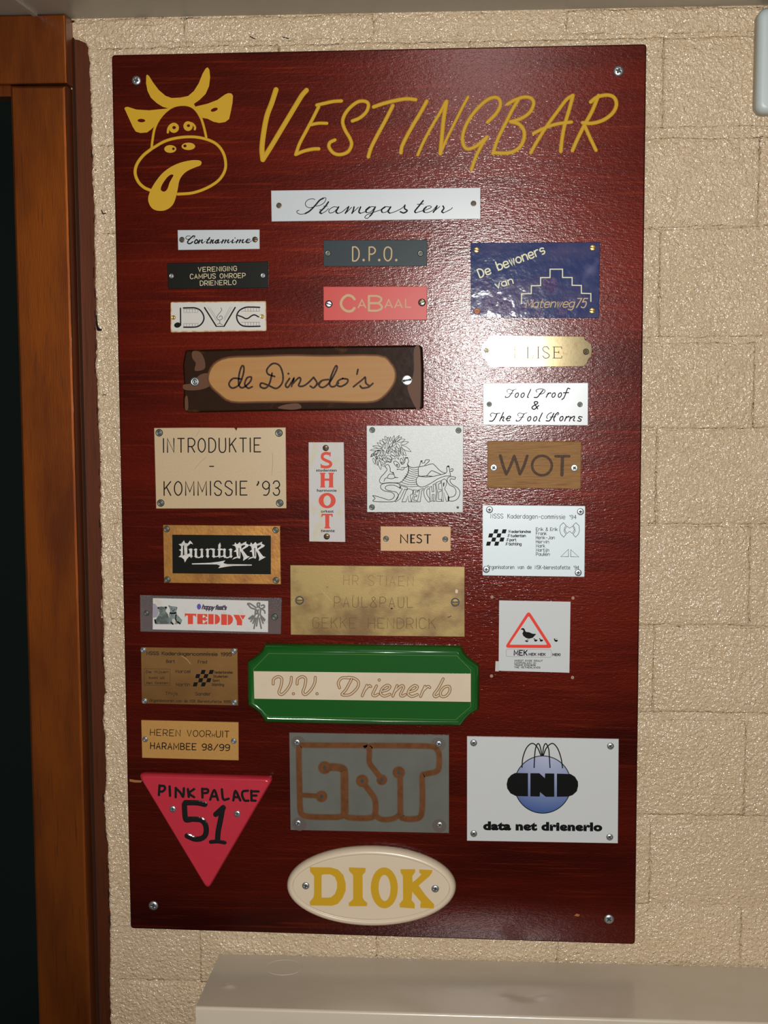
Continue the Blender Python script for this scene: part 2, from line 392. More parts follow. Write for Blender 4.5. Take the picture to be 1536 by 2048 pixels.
SF['m'] = "0c04 ~0a2c4c5a54 ~5a7c9caaa4"
SF['s'] = "~7b5c2c0a28687654240 5".replace(' ', '')
SF['s'] = "~7b5c2c0a2868765424"
def glyph(ch):
    out = []
    for st in SF.get(ch, "").split():
        kind = ''
        if st[0] in '~o' : kind = st[0]; st = st[1:]
        pts = [(int(st[i], 17), int(st[i + 1], 17) - 4) for i in range(0, len(st) - 1, 2)]
        out.append((kind, pts))
    w = max([x for _, p in out for x, _ in p], default=5)
    return out, w
def stext(ink, txt, p0, p1, hpx, w, shear=0.0, gap=4.0, caph=12.0):
    """engraved text whose baseline runs from p0 to p1; hpx = capital height"""
    x = 0; items = []
    for ch in txt:
        g, gw = glyph(ch)
        items.append((x, g)); x += gw + gap
    tot = x - gap
    p0 = Vector(p0); p1 = Vector(p1); ux = (p1 - p0) / tot
    up = Vector((ux.y, -ux.x)).normalized() * (hpx / caph)
    for gx, g in items:
        for kind, pts in g:
            P = [p0 + ux * (gx + a) + up * b + ux.normalized() * (b / caph * hpx * shear) for a, b in pts]
            ink.stroke(P, w * 1.22, closed=kind == 'o', curve=kind != '', k=4)
_fc = {}
def face_text(txt, bold, shear, space=1.0):
    key = (txt, bold, shear, space)
    if key in _fc: return _fc[key]
    c = bpy.data.curves.new('t', 'FONT'); c.body = txt; c.offset = bold; c.shear = shear; c.resolution_u = 3; c.space_character = space
    o = bpy.data.objects.new('t', c); COL.objects.link(o)
    dg = bpy.context.evaluated_depsgraph_get(); me = bpy.data.meshes.new_from_object(o.evaluated_get(dg))
    V = [(v.co.x, v.co.y) for v in me.vertices]; Fc = [tuple(p.vertices) for p in me.polygons]
    bpy.data.objects.remove(o); bpy.data.curves.remove(c); bpy.data.meshes.remove(me)
    _fc[key] = (V, Fc); return V, Fc
def btext(ink, txt, x0, y0, x1, y1, bold=0.0, shear=0.0, tilt=0.0, space=1.0):
    """printed text fitted to the pixel box; tilt = pixels the right end drops"""
    V, Fc = face_text(txt, bold, shear, space)
    ax, bx = min(v[0] for v in V), max(v[0] for v in V); ay, by = min(v[1] for v in V), max(v[1] for v in V)
    ink.k += 1; dz = 0.000002 * (ink.k % 12) + ink.rise; ids = []
    for x, y in V:
        u = (x - ax) / (bx - ax); v = (y - ay) / (by - ay)
        ids.append(ink._add(x0 + u * (x1 - x0), y1 + (y0 - y1) * v + tilt * u, dz))
    for f in Fc: ink.F.append(tuple(ids[i] for i in f))

# ------------------------------------------------------------------ screws (one mesh per kind, recess really sunk in the head)
_sm = {}
def screw_mesh(kind, matname):
    key = (kind, matname)
    if key in _sm: return _sm[key]
    NR, NS = 15, 36; V = [(0, 0, 0)]; Fc = []; mi = []
    dome = {'cross': 0.42, 'flatcross': 0.14, 'slot': 0.30, 'flatslot': 0.12, 'rivet': 0.55, 'hole': 0.10}[kind]
    def rec(x, y):
        if kind in ('cross', 'flatcross'): return (abs(x) < 0.15 and abs(y) < 0.52) or (abs(y) < 0.15 and abs(x) < 0.52)
        if kind in ('slot', 'flatslot'): return abs(y) < 0.12 and abs(x) < 0.95
        if kind == 'rivet': return x * x + y * y < 0.05
        return x * x + y * y < 0.45
    def hh(x, y):
        r2 = min(1.0, x * x + y * y)
        h = dome * math.sqrt(max(0.0, 1 - r2)) + 0.14
        if kind == 'rivet' and 0.45 < math.sqrt(r2) < 0.62: h -= 0.10
        return h - (0.24 if rec(x, y) else 0)
    V[0] = (0, -hh(0, 0), 0)
    for r in range(1, NR + 1):
        for s in range(NS):
            a = 2 * math.pi * s / NS; x, y = r / NR * math.cos(a), r / NR * math.sin(a)
            V.append((x, -hh(x, y), y))
    for s in range(NS): V.append((math.cos(2 * math.pi * s / NS) * 1.0, 0.0, math.sin(2 * math.pi * s / NS) * 1.0))
    def I(r, s): return 0 if r == 0 else 1 + (r - 1) * NS + s % NS
    for s in range(NS): Fc.append((0, I(1, s), I(1, s + 1)))
    for r in range(1, NR + 1):
        for s in range(NS): Fc.append((I(r, s), I(r + 1, s), I(r + 1, s + 1), I(r, s + 1)))
    me = bpy.data.meshes.new('screw'); me.from_pydata(V, [], Fc)
    me.materials.append(M[matname]); me.materials.append(M['steel_dark'])
    for p in me.polygons:
        c = p.center
        p.material_index = 1 if (rec(c.x, c.z) or (kind == 'rivet' and 0.46 < math.hypot(c.x, c.z) < 0.60)) else 0  # recess faces take a darker metal: grime, with the recess's shade painted in
        p.use_smooth = True
    bm = bmesh.new(); bm.from_mesh(me); bmesh.ops.recalc_face_normals(bm, faces=bm.faces); bm.to_mesh(me); bm.free()
    _sm[key] = me; return me
def screw(parent, px, py, h, rpx, kind='cross', m='steel', rot=0.0, ring=None):
    p = at(px, py, h); r = rpx * PX
    o = bpy.data.objects.new('screw', screw_mesh(kind, m)); COL.objects.link(o)
    o.parent = parent; o.location = p - Vector(parent['_o']); o.scale = (r, r * 0.75, r)
    o.rotation_euler = (0, math.radians(rot), 0)
    if ring:
        k = Ink(h + 0.0001); k.disc(px, py, rpx * ring[0], rpx * ring[0], n=28); k.build('countersink', ring[1], parent)
    return o

def plaque(name, poly, t, m, label, cat='plaque', bev=0.8, parts='plate', prof=None, group='plaques screwed to the board', smooth=False, ins=None):
    cx = sum(p[0] for p in poly) / len(poly); cy = sum(p[1] for p in poly) / len(poly)
    r = root(name, at(cx, cy, BT + 0.0001), label, cat, group)
    h0 = BT + 0.0001; h1 = BT + t
    if prof is None: prof = [(0, h0), (0, h1 - min(bev * PX, t * 0.5)), (bev, h1)]
    slab(parts, poly, prof, m, r, smooth=smooth, ins=ins)
    return r, h1 + 0.00012
def rounded(poly, r, n=4):
    out = []; N = len(poly)
    for i in range(N):
        a, b, c = Vector(poly[i - 1]), Vector(poly[i]), Vector(poly[(i + 1) % N])
        p = b + (a - b).normalized() * r; q = b + (c - b).normalized() * r
        for k in range(n + 1):
            t = k / n; out.append(tuple((1 - t) ** 2 * p + 2 * t * (1 - t) * b + t * t * q))
    return out

# ================================================================== THE SETTING
HB = 0.0
# ---- wall of painted blocks
ZC = at(1400, 13, 0).z                                   # ceiling height
XL = at(120, 1000, 0).x - 0.9; XR = at(1536, 1000, 0).x + 0.75
back = []
def box(x0, x1, y0, y1, z0, z1):
    V = [(x, y, z) for x in (x0, x1) for y in (y0, y1) for z in (z0, z1)]
    return V, [(0, 1, 3, 2), (4, 6, 7, 5), (0, 4, 5, 1), (2, 3, 7, 6), (0, 2, 6, 4), (1, 5, 7, 3)]
XF = at(172, 1000, 0).x                                  # the masonry starts behind the moulding
V, Fc = box(XF - 0.005, XR, 0.0004, 0.12, 0.0, ZC)
wall = structure('wall_back', V, Fc, 'wall')
zj = [at(1400, y, 0).z for y in (70, 265, 455, 680, 858, 1050, 1252, 1433, 1635, 1812)]
pitch = (zj[0] - zj[-1]) / 9
zz = list(zj)
while zz[-1] > 0.05: zz.append(zz[-1] - pitch)
zz = [zz[0] + pitch] + zz
jg = [0.0004, 0.0022, 0.0055, 0.0006, 0.0028, 0.0008, 0.0010, 0.0006, 0.0042, 0.0028, 0.0006, 0.0012] + [0.001] * 30
BL = 0.215; xj = at(1310, 1150, 0).x
rb = random.Random(3)
def block(x0, x1, z0, z1, gt=0.001, gb=0.001):
    nx, nz = 16, 8; g = 0.00005; V = []; Fc = []
    tilt = rb.uniform(-0.0009, 0.0009); rise = rb.uniform(-0.0003, 0.0007)
    wob = [rb.uniform(-0.0012, 0.0012) for _ in range(60)]
    for j in range(nz + 1):
        for i in range(nx + 1):
            u, v = i / nx, j / nz
            x = x0 + g + (x1 - x0 - 2 * g) * u; z = z0 + gb + (z1 - z0 - gt - gb) * v
            if i == 0: x += wob[j] * 0.15
            if i == nx: x += wob[10 + j] * 0.15
            if j == 0: z += wob[20 + i]
            if j == nz: z += wob[38 + i]
            e = min(i, nx - i, j, nz - j)
            h = {0: -0.0005 if (j in (0, nz)) else -0.0001, 1: 0.0}.get(e, 0.0002) + rise + rb.uniform(-0.00022, 0.00022) + tilt * (v - 0.5)
            if e == 1:
                if i == 1: x = x0 + g + 0.003 + wob[j]
                if i == nx - 1: x = x1 - g - 0.003 + wob[10 + j]
                if j == 1: z = z0 + gb + 0.003 + wob[20 + i]
                if j == nz - 1: z = z1 - gt - 0.003 + wob[38 + i]
            V.append((x, -h, z))
    W_ = nx + 1
    for j in range(nz):
        for i in range(nx): Fc.append((j * W_ + i, j * W_ + i + 1, (j + 1) * W_ + i + 1, (j + 1) * W_ + i))
    b = len(V); edge = [i for i in range(W_)] + [(j + 1) * W_ - 1 for j in range(1, nz + 1)] + [nz * W_ + i for i in range(nx - 1, -1, -1)] + [j * W_ for j in range(nz - 1, 0, -1)]
    for k in edge: V.append((V[k][0], 0.004, V[k][2]))
    n = len(edge)
    for k in range(n): Fc.append((edge[k], edge[(k + 1) % n], b + (k + 1) % n, b + k))
    return mesh_obj('brick', V, Fc, 'wall', wall, smooth=True)
for c in range(len(zz) - 1):
    z1, z0 = zz[c], max(zz[c + 1], 0.0)
    z1 = min(z1, ZC - 0.0005)
    if z1 - z0 < 0.03: continue
    gt, gb = jg[c], jg[c + 1]
    off = xj + (BL / 2 if c % 2 == 0 else 0)
    x = off - BL * math.ceil((off - XF) / BL)
    while x < XR - 0.01:
        a, b = max(x, XF), min(x + BL, XR)
        if b - a > 0.008: block(a, b, z0, z1, gt, gb)
        x += BL
# ragged paint that laps onto the moulding
rag = [(168, 84), (173, 86), (175, 100), (178, 130), (177, 160), (180, 190), (182, 230), (181, 270), (184, 310), (183, 350), (186, 400), (188, 440), (187, 480),
       (189, 520), (188, 560), (191, 600), (190, 640), (192, 680), (190, 730), (194, 780), (195, 830), (197, 880), (198, 930), (200, 980), (198, 1010), (202, 1080),
       (201, 1130), (204, 1180), (203, 1210), (207, 1260), (205, 1300), (208, 1350), (209, 1380), (204, 1450), (209, 1470), (211, 1550), (207, 1600), (209, 1640),
       (214, 1700), (216, 1760), (218, 1800), (219, 1870), (218, 1950), (220, 2050), (222, 2110)]
def rag_x(y):
    for (a, b), (c, d) in zip(rag, rag[1:]):
        if b <= y <= d: return a + (c - a) * (y - b) / (d - b)
    return rag[0][0] if y < rag[0][1] else rag[-1][0]
V = []; Fc = []; rj = random.Random(5); rows = []
y = 84.0
while y < 2105:
    x = rag_x(y) + rj.uniform(-1.3, 1.3)
    pts = [at(x, y, 0.0048), at(x, y, 0.0066), at(x + 5, y, 0.0060), at(x + 15, y, 0.0028), at(x + 24 + rj.uniform(-3, 3), y, 0.0002)]
    pts = [Vector((p.x, q, p.z)) for p, q in zip(pts, (-0.0010, -0.0026, -0.0024, -0.0014, 0.003))]
    rows.append(len(V)); V += pts; y += rj.uniform(5, 11)
for a, b in zip(rows, rows[1:]):
    for k in range(4): Fc.append((a + k, a + k + 1, b + k + 1, b + k))
mesh_obj('paint_edge', V, Fc, 'wall', wall, smooth=True)
# paint above the moulding's sawn-off top
slab('plaster_patch', [(134, 54), (141, 70), (149, 78), (158, 80), (172, 86), (177, 88), (186, 84), (190, 44), (134, 44)], [(0, -0.003), (0, 0.0012), (4, 0.0024)], 'wall', wall)
slab('plaster_patch', [(268, 50), (272, 42), (280, 39), (298, 40), (306, 44), (309, 51)], [(0, -0.001), (0, 0.002), (1.5, 0.0035)], 'wall', wall)
# chips, and cracks along the paint edge with their shadow line painted in
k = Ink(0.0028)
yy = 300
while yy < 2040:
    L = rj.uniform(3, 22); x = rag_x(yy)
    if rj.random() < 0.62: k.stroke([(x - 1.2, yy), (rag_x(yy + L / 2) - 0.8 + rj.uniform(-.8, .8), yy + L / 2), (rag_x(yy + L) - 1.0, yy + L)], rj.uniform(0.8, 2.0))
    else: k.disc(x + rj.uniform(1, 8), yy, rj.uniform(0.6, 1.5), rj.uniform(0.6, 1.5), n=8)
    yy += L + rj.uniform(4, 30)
o = k.build('crack_shadow', 'gap', wall); o['kind'] = 'stuff'
k = Ink(0.0027); k.fill([(191, 632), (194, 631), (195, 645), (198, 655), (205, 660), (198, 662), (193, 658)], curve=True); k.build('chip', 'gap', wall)
k = Ink(0.0020); k.stroke([(203, 421), (206, 427), (211, 427)], 2.2); k.build('chip', 'gap', wall)
k = Ink(0.0020); k.stroke([(206, 792), (207, 789), (212, 790)], 1.3); k.build('chip', 'gap', wall)
for a, b in (((500, 73), (510, 78)), ((565, 74), (577, 77))):
    k = Ink(0.0022); k.stroke([a, b], 2.0); k.build('chip', 'gap', wall)

# ---- ceiling, with its bead running out from the wall
V, Fc = box(XL, XR, -2.6, 0.12, ZC, ZC + 0.1)
ceil_ = structure('ceiling', V, Fc, 'ceil')
xb = at(71, 47, 0.03).x
V, Fc = box(xb - 0.0025, xb + 0.0025, -2.5, -0.03, ZC - 0.003, ZC + 0.002)
mesh_obj('joint_bead', V, Fc, 'ceil', ceil_)
V, Fc = box(XL, XR, -2.6, 0.12, -0.05, 0.0)
structure('floor', V, Fc, 'floor')

# ---- door frame at the left: head, jamb, flat moulding, dark glass
door = bpy.data.objects.new('door_1', None); COL.objects.link(door); door['kind'] = 'structure'
door['_o'] = (XL, 0, 0); door.location = (XL, 0, 0)
HJ = 0.030
def vbox(name, pts, h0, h1, m, bev=0.0015, parent=door):
    """a vertical member: pts = outline px at its front height; sides square to the wall"""
    return slab(name, pts, [(0, h0), (0, h1 - bev), (bev / PX * 0.3, h1 - bev * 0.3), (bev / PX, h1)], m, parent)
jl = [(22, 172), (31, 500), (40, 750), (47, 1000), (54, 1250), (61, 1500), (66, 1750), (71, 2048), (73, 2110)]
jr = [(134, 172), (142, 500), (149, 750), (155, 1000), (161, 1250), (168, 1500), (175, 1780), (183, 2048), (185, 2110)]
pl = at(*jl[3], HJ).x; 
def straight(x_at_1000, y0, y1, h):
    """pixel outline of a plumb edge"""
    X = at(x_at_1000, 1000, h).x
    out = []
    for yy in (y0, y1):
        lo, hi = -400, 2000
        for _ in range(40):
            mid = (lo + hi) / 2
            if at(mid, yy, h).x < X: lo = mid
            else: hi = mid
        out.append((lo, yy))
    return out
a, b = straight(46.5, 172, 3200, HJ); c, d = straight(154, 172, 3200, HJ)
vbox('jamb', [a, c, d, b], -0.02, HJ, 'frame', 0.003)
z_head = at(70, 168, HJ).z
p1, _ = straight(154, 50, 60, HJ)
e0 = at(132, 100, HJ).x
Xr = at(*c, HJ).x
V, Fc = box(XL, Xr + 0.0015, -HJ - 0.0012, 0.02, z_head, ZC - 0.0008)
o = mesh_obj('frame_head', V, Fc, 'frame', door)
bv = o.modifiers.new('bevel', 'BEVEL'); bv.width = 0.002; bv.segments = 2
# rebate lip under the head and beside the jamb
Xi = at(*a, HJ).x
V, Fc = box(XL, Xi, -HJ + 0.010, 0.02, at(10, 193, HJ - 0.01).z, z_head)
mesh_obj('glazing_bead', V, Fc, 'frame', door)
V, Fc = box(XL, Xi + 0.002, 0.010, 0.016, 0.0, z_head)
mesh_obj('pane', V, Fc, 'pane', door)
# flat moulding between jamb and masonry
s_top = at(150, 78, 0.004).z; s_r = [(176, 84), (186, 400), (200, 1000), (215, 1700), (226, 2110)]
Xs0 = Xr - 0.001; 
V, Fc = box(Xs0, at(206, 1000, 0.004).x, -0.0012, 0.05, 0.0, s_top)
mesh_obj('moulding', V, Fc, 'strip', door)
k = Ink(0.0044)                                            # dark joint between jamb and moulding
X0 = Xr
V, Fc = box(Xr - 0.0005, Xr + 0.0030, -0.0014, -0.0002, 0.0, ZC - 0.002)
mesh_obj('joint', V, Fc, 'joint', door)

# ================================================================== THE BOARD
bpoly = rounded([(223, 110), (1293, 88), (1270, 1889), (261, 1857)], 7, 4)
bc = at(757, 985, 0)
board = root('display_board', (bc.x, 0, bc.z), 'tall dark red wooden board with yellow cow head, carrying all the plaques', 'board')
o = slab('panel', bpoly, [(0, 0.0008), (0, BT - 0.0016), (1.0, BT - 0.0004), (2.6, BT)], 'board', board)
# screws of the board
for x, y, r, ro, kd in ((273, 161, 9, 20, 'cross'), (1237, 142, 10, 25, 'cross'), (307, 1811, 10, 10, 'cross'), (1218, 1838, 10, 40, 'cross')):
    screw(board, x, y, BT, r, kd, 'steel', ro)
# lettering
g = Ink(BT + 0.00015, rise=0.0006)
A = Z(490, 120, 3.84); B = Z(870, 120, 3.572)
def S(ink, z, w, *pts, **kw): ink.stroke(z(*pts), w / z.s, **kw)
S(g, A, 40, 238,228, 205,330, 168,430, 143,560, 130,680, 137,765); S(g, A, 38, 137,765, 200,665, 290,515, 380,365, 435,275, 472,232)
S(g, A, 28, 740,314, 680,318, 600,335, 552,346); S(g, A, 27, 566,358, 520,450, 470,545, 420,640, 390,725)
S(g, A, 26, 495,500, 560,486, 628,486); S(g, A, 28, 390,725, 450,700, 520,684, 566,682)
S(g, A, 28, 825,468, 880,445, 930,400, 948,345, 925,318, 870,320, 810,362, 765,420, 750,478, 770,540, 805,600, 818,650, 790,705, 730,726, 680,714, 646,670, 652,634, 690,614)
S(g, A, 30, 988,360, 1060,335, 1160,310, 1240,298, 1310,304); S(g, A, 30, 1135,350, 1080,460, 1020,570, 970,670, 947,742)
S(g, A, 30, 1396,316, 1350,400, 1290,500, 1235,600, 1205,665, 1197,712)
nl = A(1327,728, 1370,630, 1440,500, 1500,400) + B(78,296)
g.stroke(nl, 6.6); S(g, B, 30, 82,296, 62,420, 50,540, 38,668); S(g, B, 22, 42,662, 85,560, 150,430, 200,330, 236,264)
S(g, B, 26, 375,444, 430,390, 465,330, 460,282, 425,266, 370,287, 300,350, 240,430, 205,510, 197,580, 225,634, 290,618, 345,572, 372,548)
S(g, B, 26, 372,548, 330,615, 290,695, 260,784)
S(g, B, 26, 517,316, 570,285, 640,264, 688,274, 705,312, 678,372, 620,415, 545,440); S(g, B, 26, 596,282, 550,360, 500,460, 450,560, 414,668)
S(g, B, 28, 540,440, 600,458, 637,510, 630,580, 590,636, 520,664, 415,662)
S(g, B, 26, 684,662, 730,580, 800,470, 880,360, 940,282, 984,252); S(g, B, 28, 986,254, 960,350, 925,470, 907,570, 899,652); S(g, B, 26, 704,524, 780,487, 870,457, 975,443)
S(g, B, 28, 1168,254, 1120,370, 1070,460, 1020,560, 982,646); S(g, B, 28, 1112,300, 1160,264, 1230,250, 1280,268, 1296,320, 1268,380, 1200,430, 1120,452, 1055,448); S(g, B, 27, 1070,470, 1110,560, 1150,644)
o = g.build('lettering', 'gold', board); o['label'] = 'slanted yellow hand-cut capitals'
# cow emblem
g = Ink(BT + 0.00015, rise=0.0004); C = Z(220, 100, 5.12)
g.fill(C(372,262, 382,252, 402,268, 440,330, 500,410, 570,470, 630,492, 720,488, 800,472, 860,420, 910,340, 950,240, 982,188, 1000,178, 1018,200, 1026,280, 1015,370, 980,450, 920,510, 860,552,
         880,590, 800,562, 745,556, 680,568, 620,598, 590,597, 540,582, 480,545, 420,490, 385,420, 370,340))
g.fill(C(148,598, 160,585, 185,583, 270,610, 400,618, 590,600, 545,650, 500,720, 460,778, 420,815, 380,845, 310,850, 265,836, 235,790, 190,690), [C.ell(322,723,40,18,2,12)])
g.fill(C(868,582, 1000,550, 1100,512, 1180,455, 1212,442, 1245,446, 1260,470, 1255,540, 1240,620, 1220,708, 1180,738, 1120,748, 1060,735, 1000,705, 945,695, 912,645), [C.ell(1068,612,38,18,-20,12)])
S(g, C, 26, 425,1010, 435,920, 458,800, 505,705, 575,625, 655,575, 745,560, 820,572, 880,615, 930,695, 960,785, 985,892)
S(g, C, 32, 425,1012, 340,1080, 275,1170, 257,1260, 290,1350, 350,1408, 412,1436)
S(g, C, 30, 425,1012, 560,935, 700,898, 860,890, 1000,918, 1100,972, 1162,1060, 1185,1170, 1165,1260, 1100,1345, 980,1418, 840,1464, 695,1476)
g.fill(C.ell(655,797,52,52), [C.ell(657,795,19,17,0,10)]); g.fill(C.ell(800,780,48,50), [C.ell(804,775,17,15,0,10)])
S(g, C, 24, 592,844, 597,805, 618,772, 650,758); S(g, C, 24, 805,744, 845,756, 870,788, 868,812)
g.fill(C.ell(618,1014,62,40), [C.ell(650,1012,14,13,0,10)]); g.fill(C.ell(803,987,70,38), [C.ell(768,983,17,15,0,10)])
g.fill([tuple(p) for p in smooth_pts(C(938,1152, 915,1131, 830,1130, 720,1155, 620,1200, 530,1270, 460,1360, 420,1430, 394,1500, 396,1560, 430,1620, 490,1646, 570,1640, 640,1590, 675,1510, 695,1420, 710,1340, 745,1280, 800,1235, 880,1200, 925,1182), True, 3)],
       [[tuple(p) for p in smooth_pts(C(650,1283, 630,1275, 590,1300, 545,1360, 522,1410, 526,1440, 560,1450, 590,1420, 610,1360, 640,1305), True, 3)]])
o = g.build('cow_emblem', 'gold', board); o['label'] = 'yellow cow head with tongue hanging out'
# old screw holes and scars
for x, y in ((984, 1194), (1146, 1196), (983, 1352), (1145, 1355)):
    k = Ink(BT + 0.00015); k.disc(x, y, 3.2, 3.4, n=12); o = k.build('filled_hole', 'filler', board)
k = Ink(BT + 0.00015); k.fill([(259, 1558), (270, 1560), (284, 1561), (282, 1565), (270, 1565), (259, 1563)]); k.build('scar', 'bare', board)
k = Ink(BT + 0.00015, rise=0.0005); k.fill([(1148, 1831), (1153, 1827), (1160, 1829), (1157, 1833)]); k.build('scar', 'bare', board)

# ================================================================== THE PLAQUES
T0 = 0.0016
# 1 long white script plate
pq, h = plaque('nameplate', [(542, 381), (961, 375), (961, 438), (543, 443)], T0, 'white', 'long white plate with flowing black script, just below the yellow capitals')
D = Z(520, 360, 3.339); k = Ink(h)
def many(ink, z, w, *strokes):
    for s in strokes: ink.stroke(z(*s), w * 1.15 / z.s)
SX = Z(585, 385, 9.6)
many(k, SX, 11, (430,135, 380,120, 300,140, 247,200, 262,262, 320,292, 385,282), (590,108, 630,100, 642,128, 605,198, 530,245, 450,262), (240,405, 160,418, 95,395, 84,358, 125,342), (560,405, 640,360, 692,308), (596,262, 668,262), (520,335, 545,328))
many(k, SX, 25, (592,110, 520,150, 450,232, 385,302, 320,362, 245,403), (690,182, 620,280, 560,340, 524,384, 556,404))
many(k, D, 4.2, (520,182, 490,180, 462,200, 465,220, 495,212, 525,180), (520,224, 545,215, 570,195, 590,178), (580,215, 612,182), (622,215, 657,182),
     (672,222, 700,212, 740,180, 765,180), (708,200, 712,218, 740,212, 768,182), (735,240, 718,256, 700,250, 715,232, 760,215, 812,198), (865,180, 835,180, 812,198, 815,217, 845,212, 870,180),
     (868,222, 900,212, 945,190, 968,168), (1050,163, 1092,160), (1040,220, 1070,210, 1120,195, 1145,180, 1125,173, 1095,190, 1090,212, 1115,218, 1150,205, 1175,178), (1162,210, 1200,177), (1225,220, 1270,198, 1285,185))
many(k, D, 8.5, (525,180, 508,212, 518,222), (592,178, 583,200, 570,222), (628,180, 622,205, 614,222), (672,180, 660,212, 670,222), (732,180, 708,200, 710,216),
     (770,180, 750,222, 735,240), (835,180, 812,198, 815,214), (873,180, 856,210, 866,221), (968,168, 965,190, 983,205, 960,220, 937,212), (1090,138, 1060,175, 1034,208, 1040,218), (1110,180, 1092,200, 1098,214), (1182,172, 1175,190, 1157,215), (1222,174, 1228,190, 1214,210, 1222,218))
k.build('lettering', 'black_ink', pq)
screw(pq, 558, 411, h, 5.5, 'hole', 'dark_screw'); screw(pq, 947, 407, h, 5.5, 'hole', 'dark_screw')
# 2 small white script plate
pq, h = plaque('nameplate', [(355, 460), (519, 459), (519, 498), (356, 500)], T0, 'white', 'small white plate with black script between two dark screws, topmost on the left')
E5 = Z(320, 440, 6.4); k = Ink(h)
CX = Z(355, 462, 9.366)
many(k, CX, 10, (240,95, 180,95, 155,130, 185,155, 240,142), (325,102, 318,124, 290,136), (365,225, 400,205), (400,215, 450,168), (470,228, 520,190), (540,160, 605,158), (575,225, 620,205, 665,168), (665,228, 710,200), (775,222, 830,195), (828,215, 880,168),
     (885,205, 935,168), (960,222, 1010,185), (1040,222, 1100,195), (1105,212, 1155,166), (1160,205, 1210,166), (1230,220, 1290,195, 1345,176, 1356,152, 1315,152), (1340,217, 1388,182))
many(k, CX, 21, (322,98, 290,96, 230,150, 192,198, 198,230, 240,235, 285,202), (352,162, 322,198, 328,230, 364,225, 384,188, 355,160), (418,168, 395,230), (465,165, 450,208, 468,227), (602,125, 558,190, 547,222, 573,225), (637,165, 612,230), (672,168, 650,214, 665,227),
     (760,165, 716,190, 706,218, 735,225, 765,192), (772,165, 750,214, 774,222), (855,165, 830,226), (905,165, 882,223), (958,165, 938,208, 958,221), (1040,165, 1020,212, 1038,221), (1128,165, 1102,222), (1178,163, 1156,219), (1232,162, 1210,208, 1230,219), (1318,154, 1288,186, 1294,216, 1338,217))
k.disc(*CX(1078, 130)[0], 1.2, 1.2, n=8)
k.build('lettering', 'black_ink', pq)
screw(pq, 364, 479.5, h, 5.6, 'hole', 'dark_screw'); screw(pq, 510, 479, h, 5.6, 'slot', 'dark_screw', 0)
# 3 black three-line plate
pq, h = plaque('nameplate', [(334, 526), (537, 523), (536, 576), (336, 578)], T0, 'black', 'black plate with three lines of small cream capitals and two silver screws')
k = Ink(h)
stext(k, 'VERENIGING', E5(490, 662)[0], E5(982, 648)[0], 8.7, 1.0); stext(k, 'CAMPUS OMROEP', E5(388, 752)[0], E5(1092, 738)[0], 9.0, 1.0); stext(k, 'DRIENERLO', E5(515, 838)[0], E5(972, 826)[0], 9.0, 1.0)
k.build('lettering', 'cream_ink', pq)
screw(pq, 343, 552, h, 5, 'rivet', 'steel'); screw(pq, 526, 551, h, 5, 'rivet', 'steel')
# 4 ivory card with film-strip letters
pq, h = plaque('nameplate', rounded([(341, 604), (532, 602), (533, 662), (341, 665)], 3, 2), 0.0014, 'rust', 'ivory card with rust-stained edges and letters drawn as film strips and a music note')
cf = slab('card_face', rounded([(343.5, 606), (530, 604.5), (530.5, 659.5), (343.5, 662)], 2.5, 2), [(0, h - 0.0003), (0, h)], 'dwe', pq)
h += 0.0001; k = Ink(h)
for s in ((262,1130, 264,1345),): S(k, E5, 17, *s)
k.fill(E5.ell(224,1345,44,34,-12))
S(k, E5, 18, 300,1126, 380,1124, 450,1126, 510,1152, 550,1205, 562,1265, 535,1325, 480,1364, 400,1372, 305,1372)
k.stroke(E5(570,1122, 720,1360), 18 / 6.4, curve=False); k.stroke(E5(820,1360, 962,1120), 18 / 6.4, curve=False); k.stroke(E5(720,1362, 822,1362), 12 / 6.4, curve=False)
S(k, E5, 18, 1275,1118, 1170,1115, 1090,1120, 1015,1160, 982,1225, 995,1295, 1045,1348, 1120,1362, 1280,1360)
S(k, E5, 17, 1000,1222, 1050,1240, 1095,1262, 1132,1256, 1172,1226, 1212,1215, 1262,1240)
k.build('lettering', 'black_ink', cf)
k = Ink(h)
for x in range(305, 500, 36):
    for y in (1140, 1330): k.stroke(E5(x,y, x,y + 34), 5 / 6.4, curve=False)
for y in (1142, 1184, 1325): k.stroke(E5(305,y, 490,y), 4 / 6.4, curve=False)
for x in range(1090, 1280, 36):
    for y in (1130, 1308): k.stroke(E5(x,y, x,y + 38), 5 / 6.4, curve=False)
for y in (1168, 1308): k.stroke(E5(1040,y, 1275,y), 4 / 6.4, curve=False)
for s in ((610,1118, 725,1290), (640,1125, 745,1285), (900,1112, 815,1265), (925,1112, 820,1290)): k.stroke(E5(*s), 4 / 6.4, curve=False)
many(k, E5, 8, (780,1125, 790,1150, 768,1185, 738,1220, 728,1255, 755,1280, 792,1268, 796,1240, 775,1226, 755,1245), (765,1285, 766,1325), (735,1335, 765,1325, 800,1345))
k.build('film_strip_lines', 'grey_line', cf)
screw(pq, 347, 635, h, 4.4, 'rivet', 'brass_screw'); screw(pq, 524, 633, h, 4.4, 'rivet', 'brass_screw')
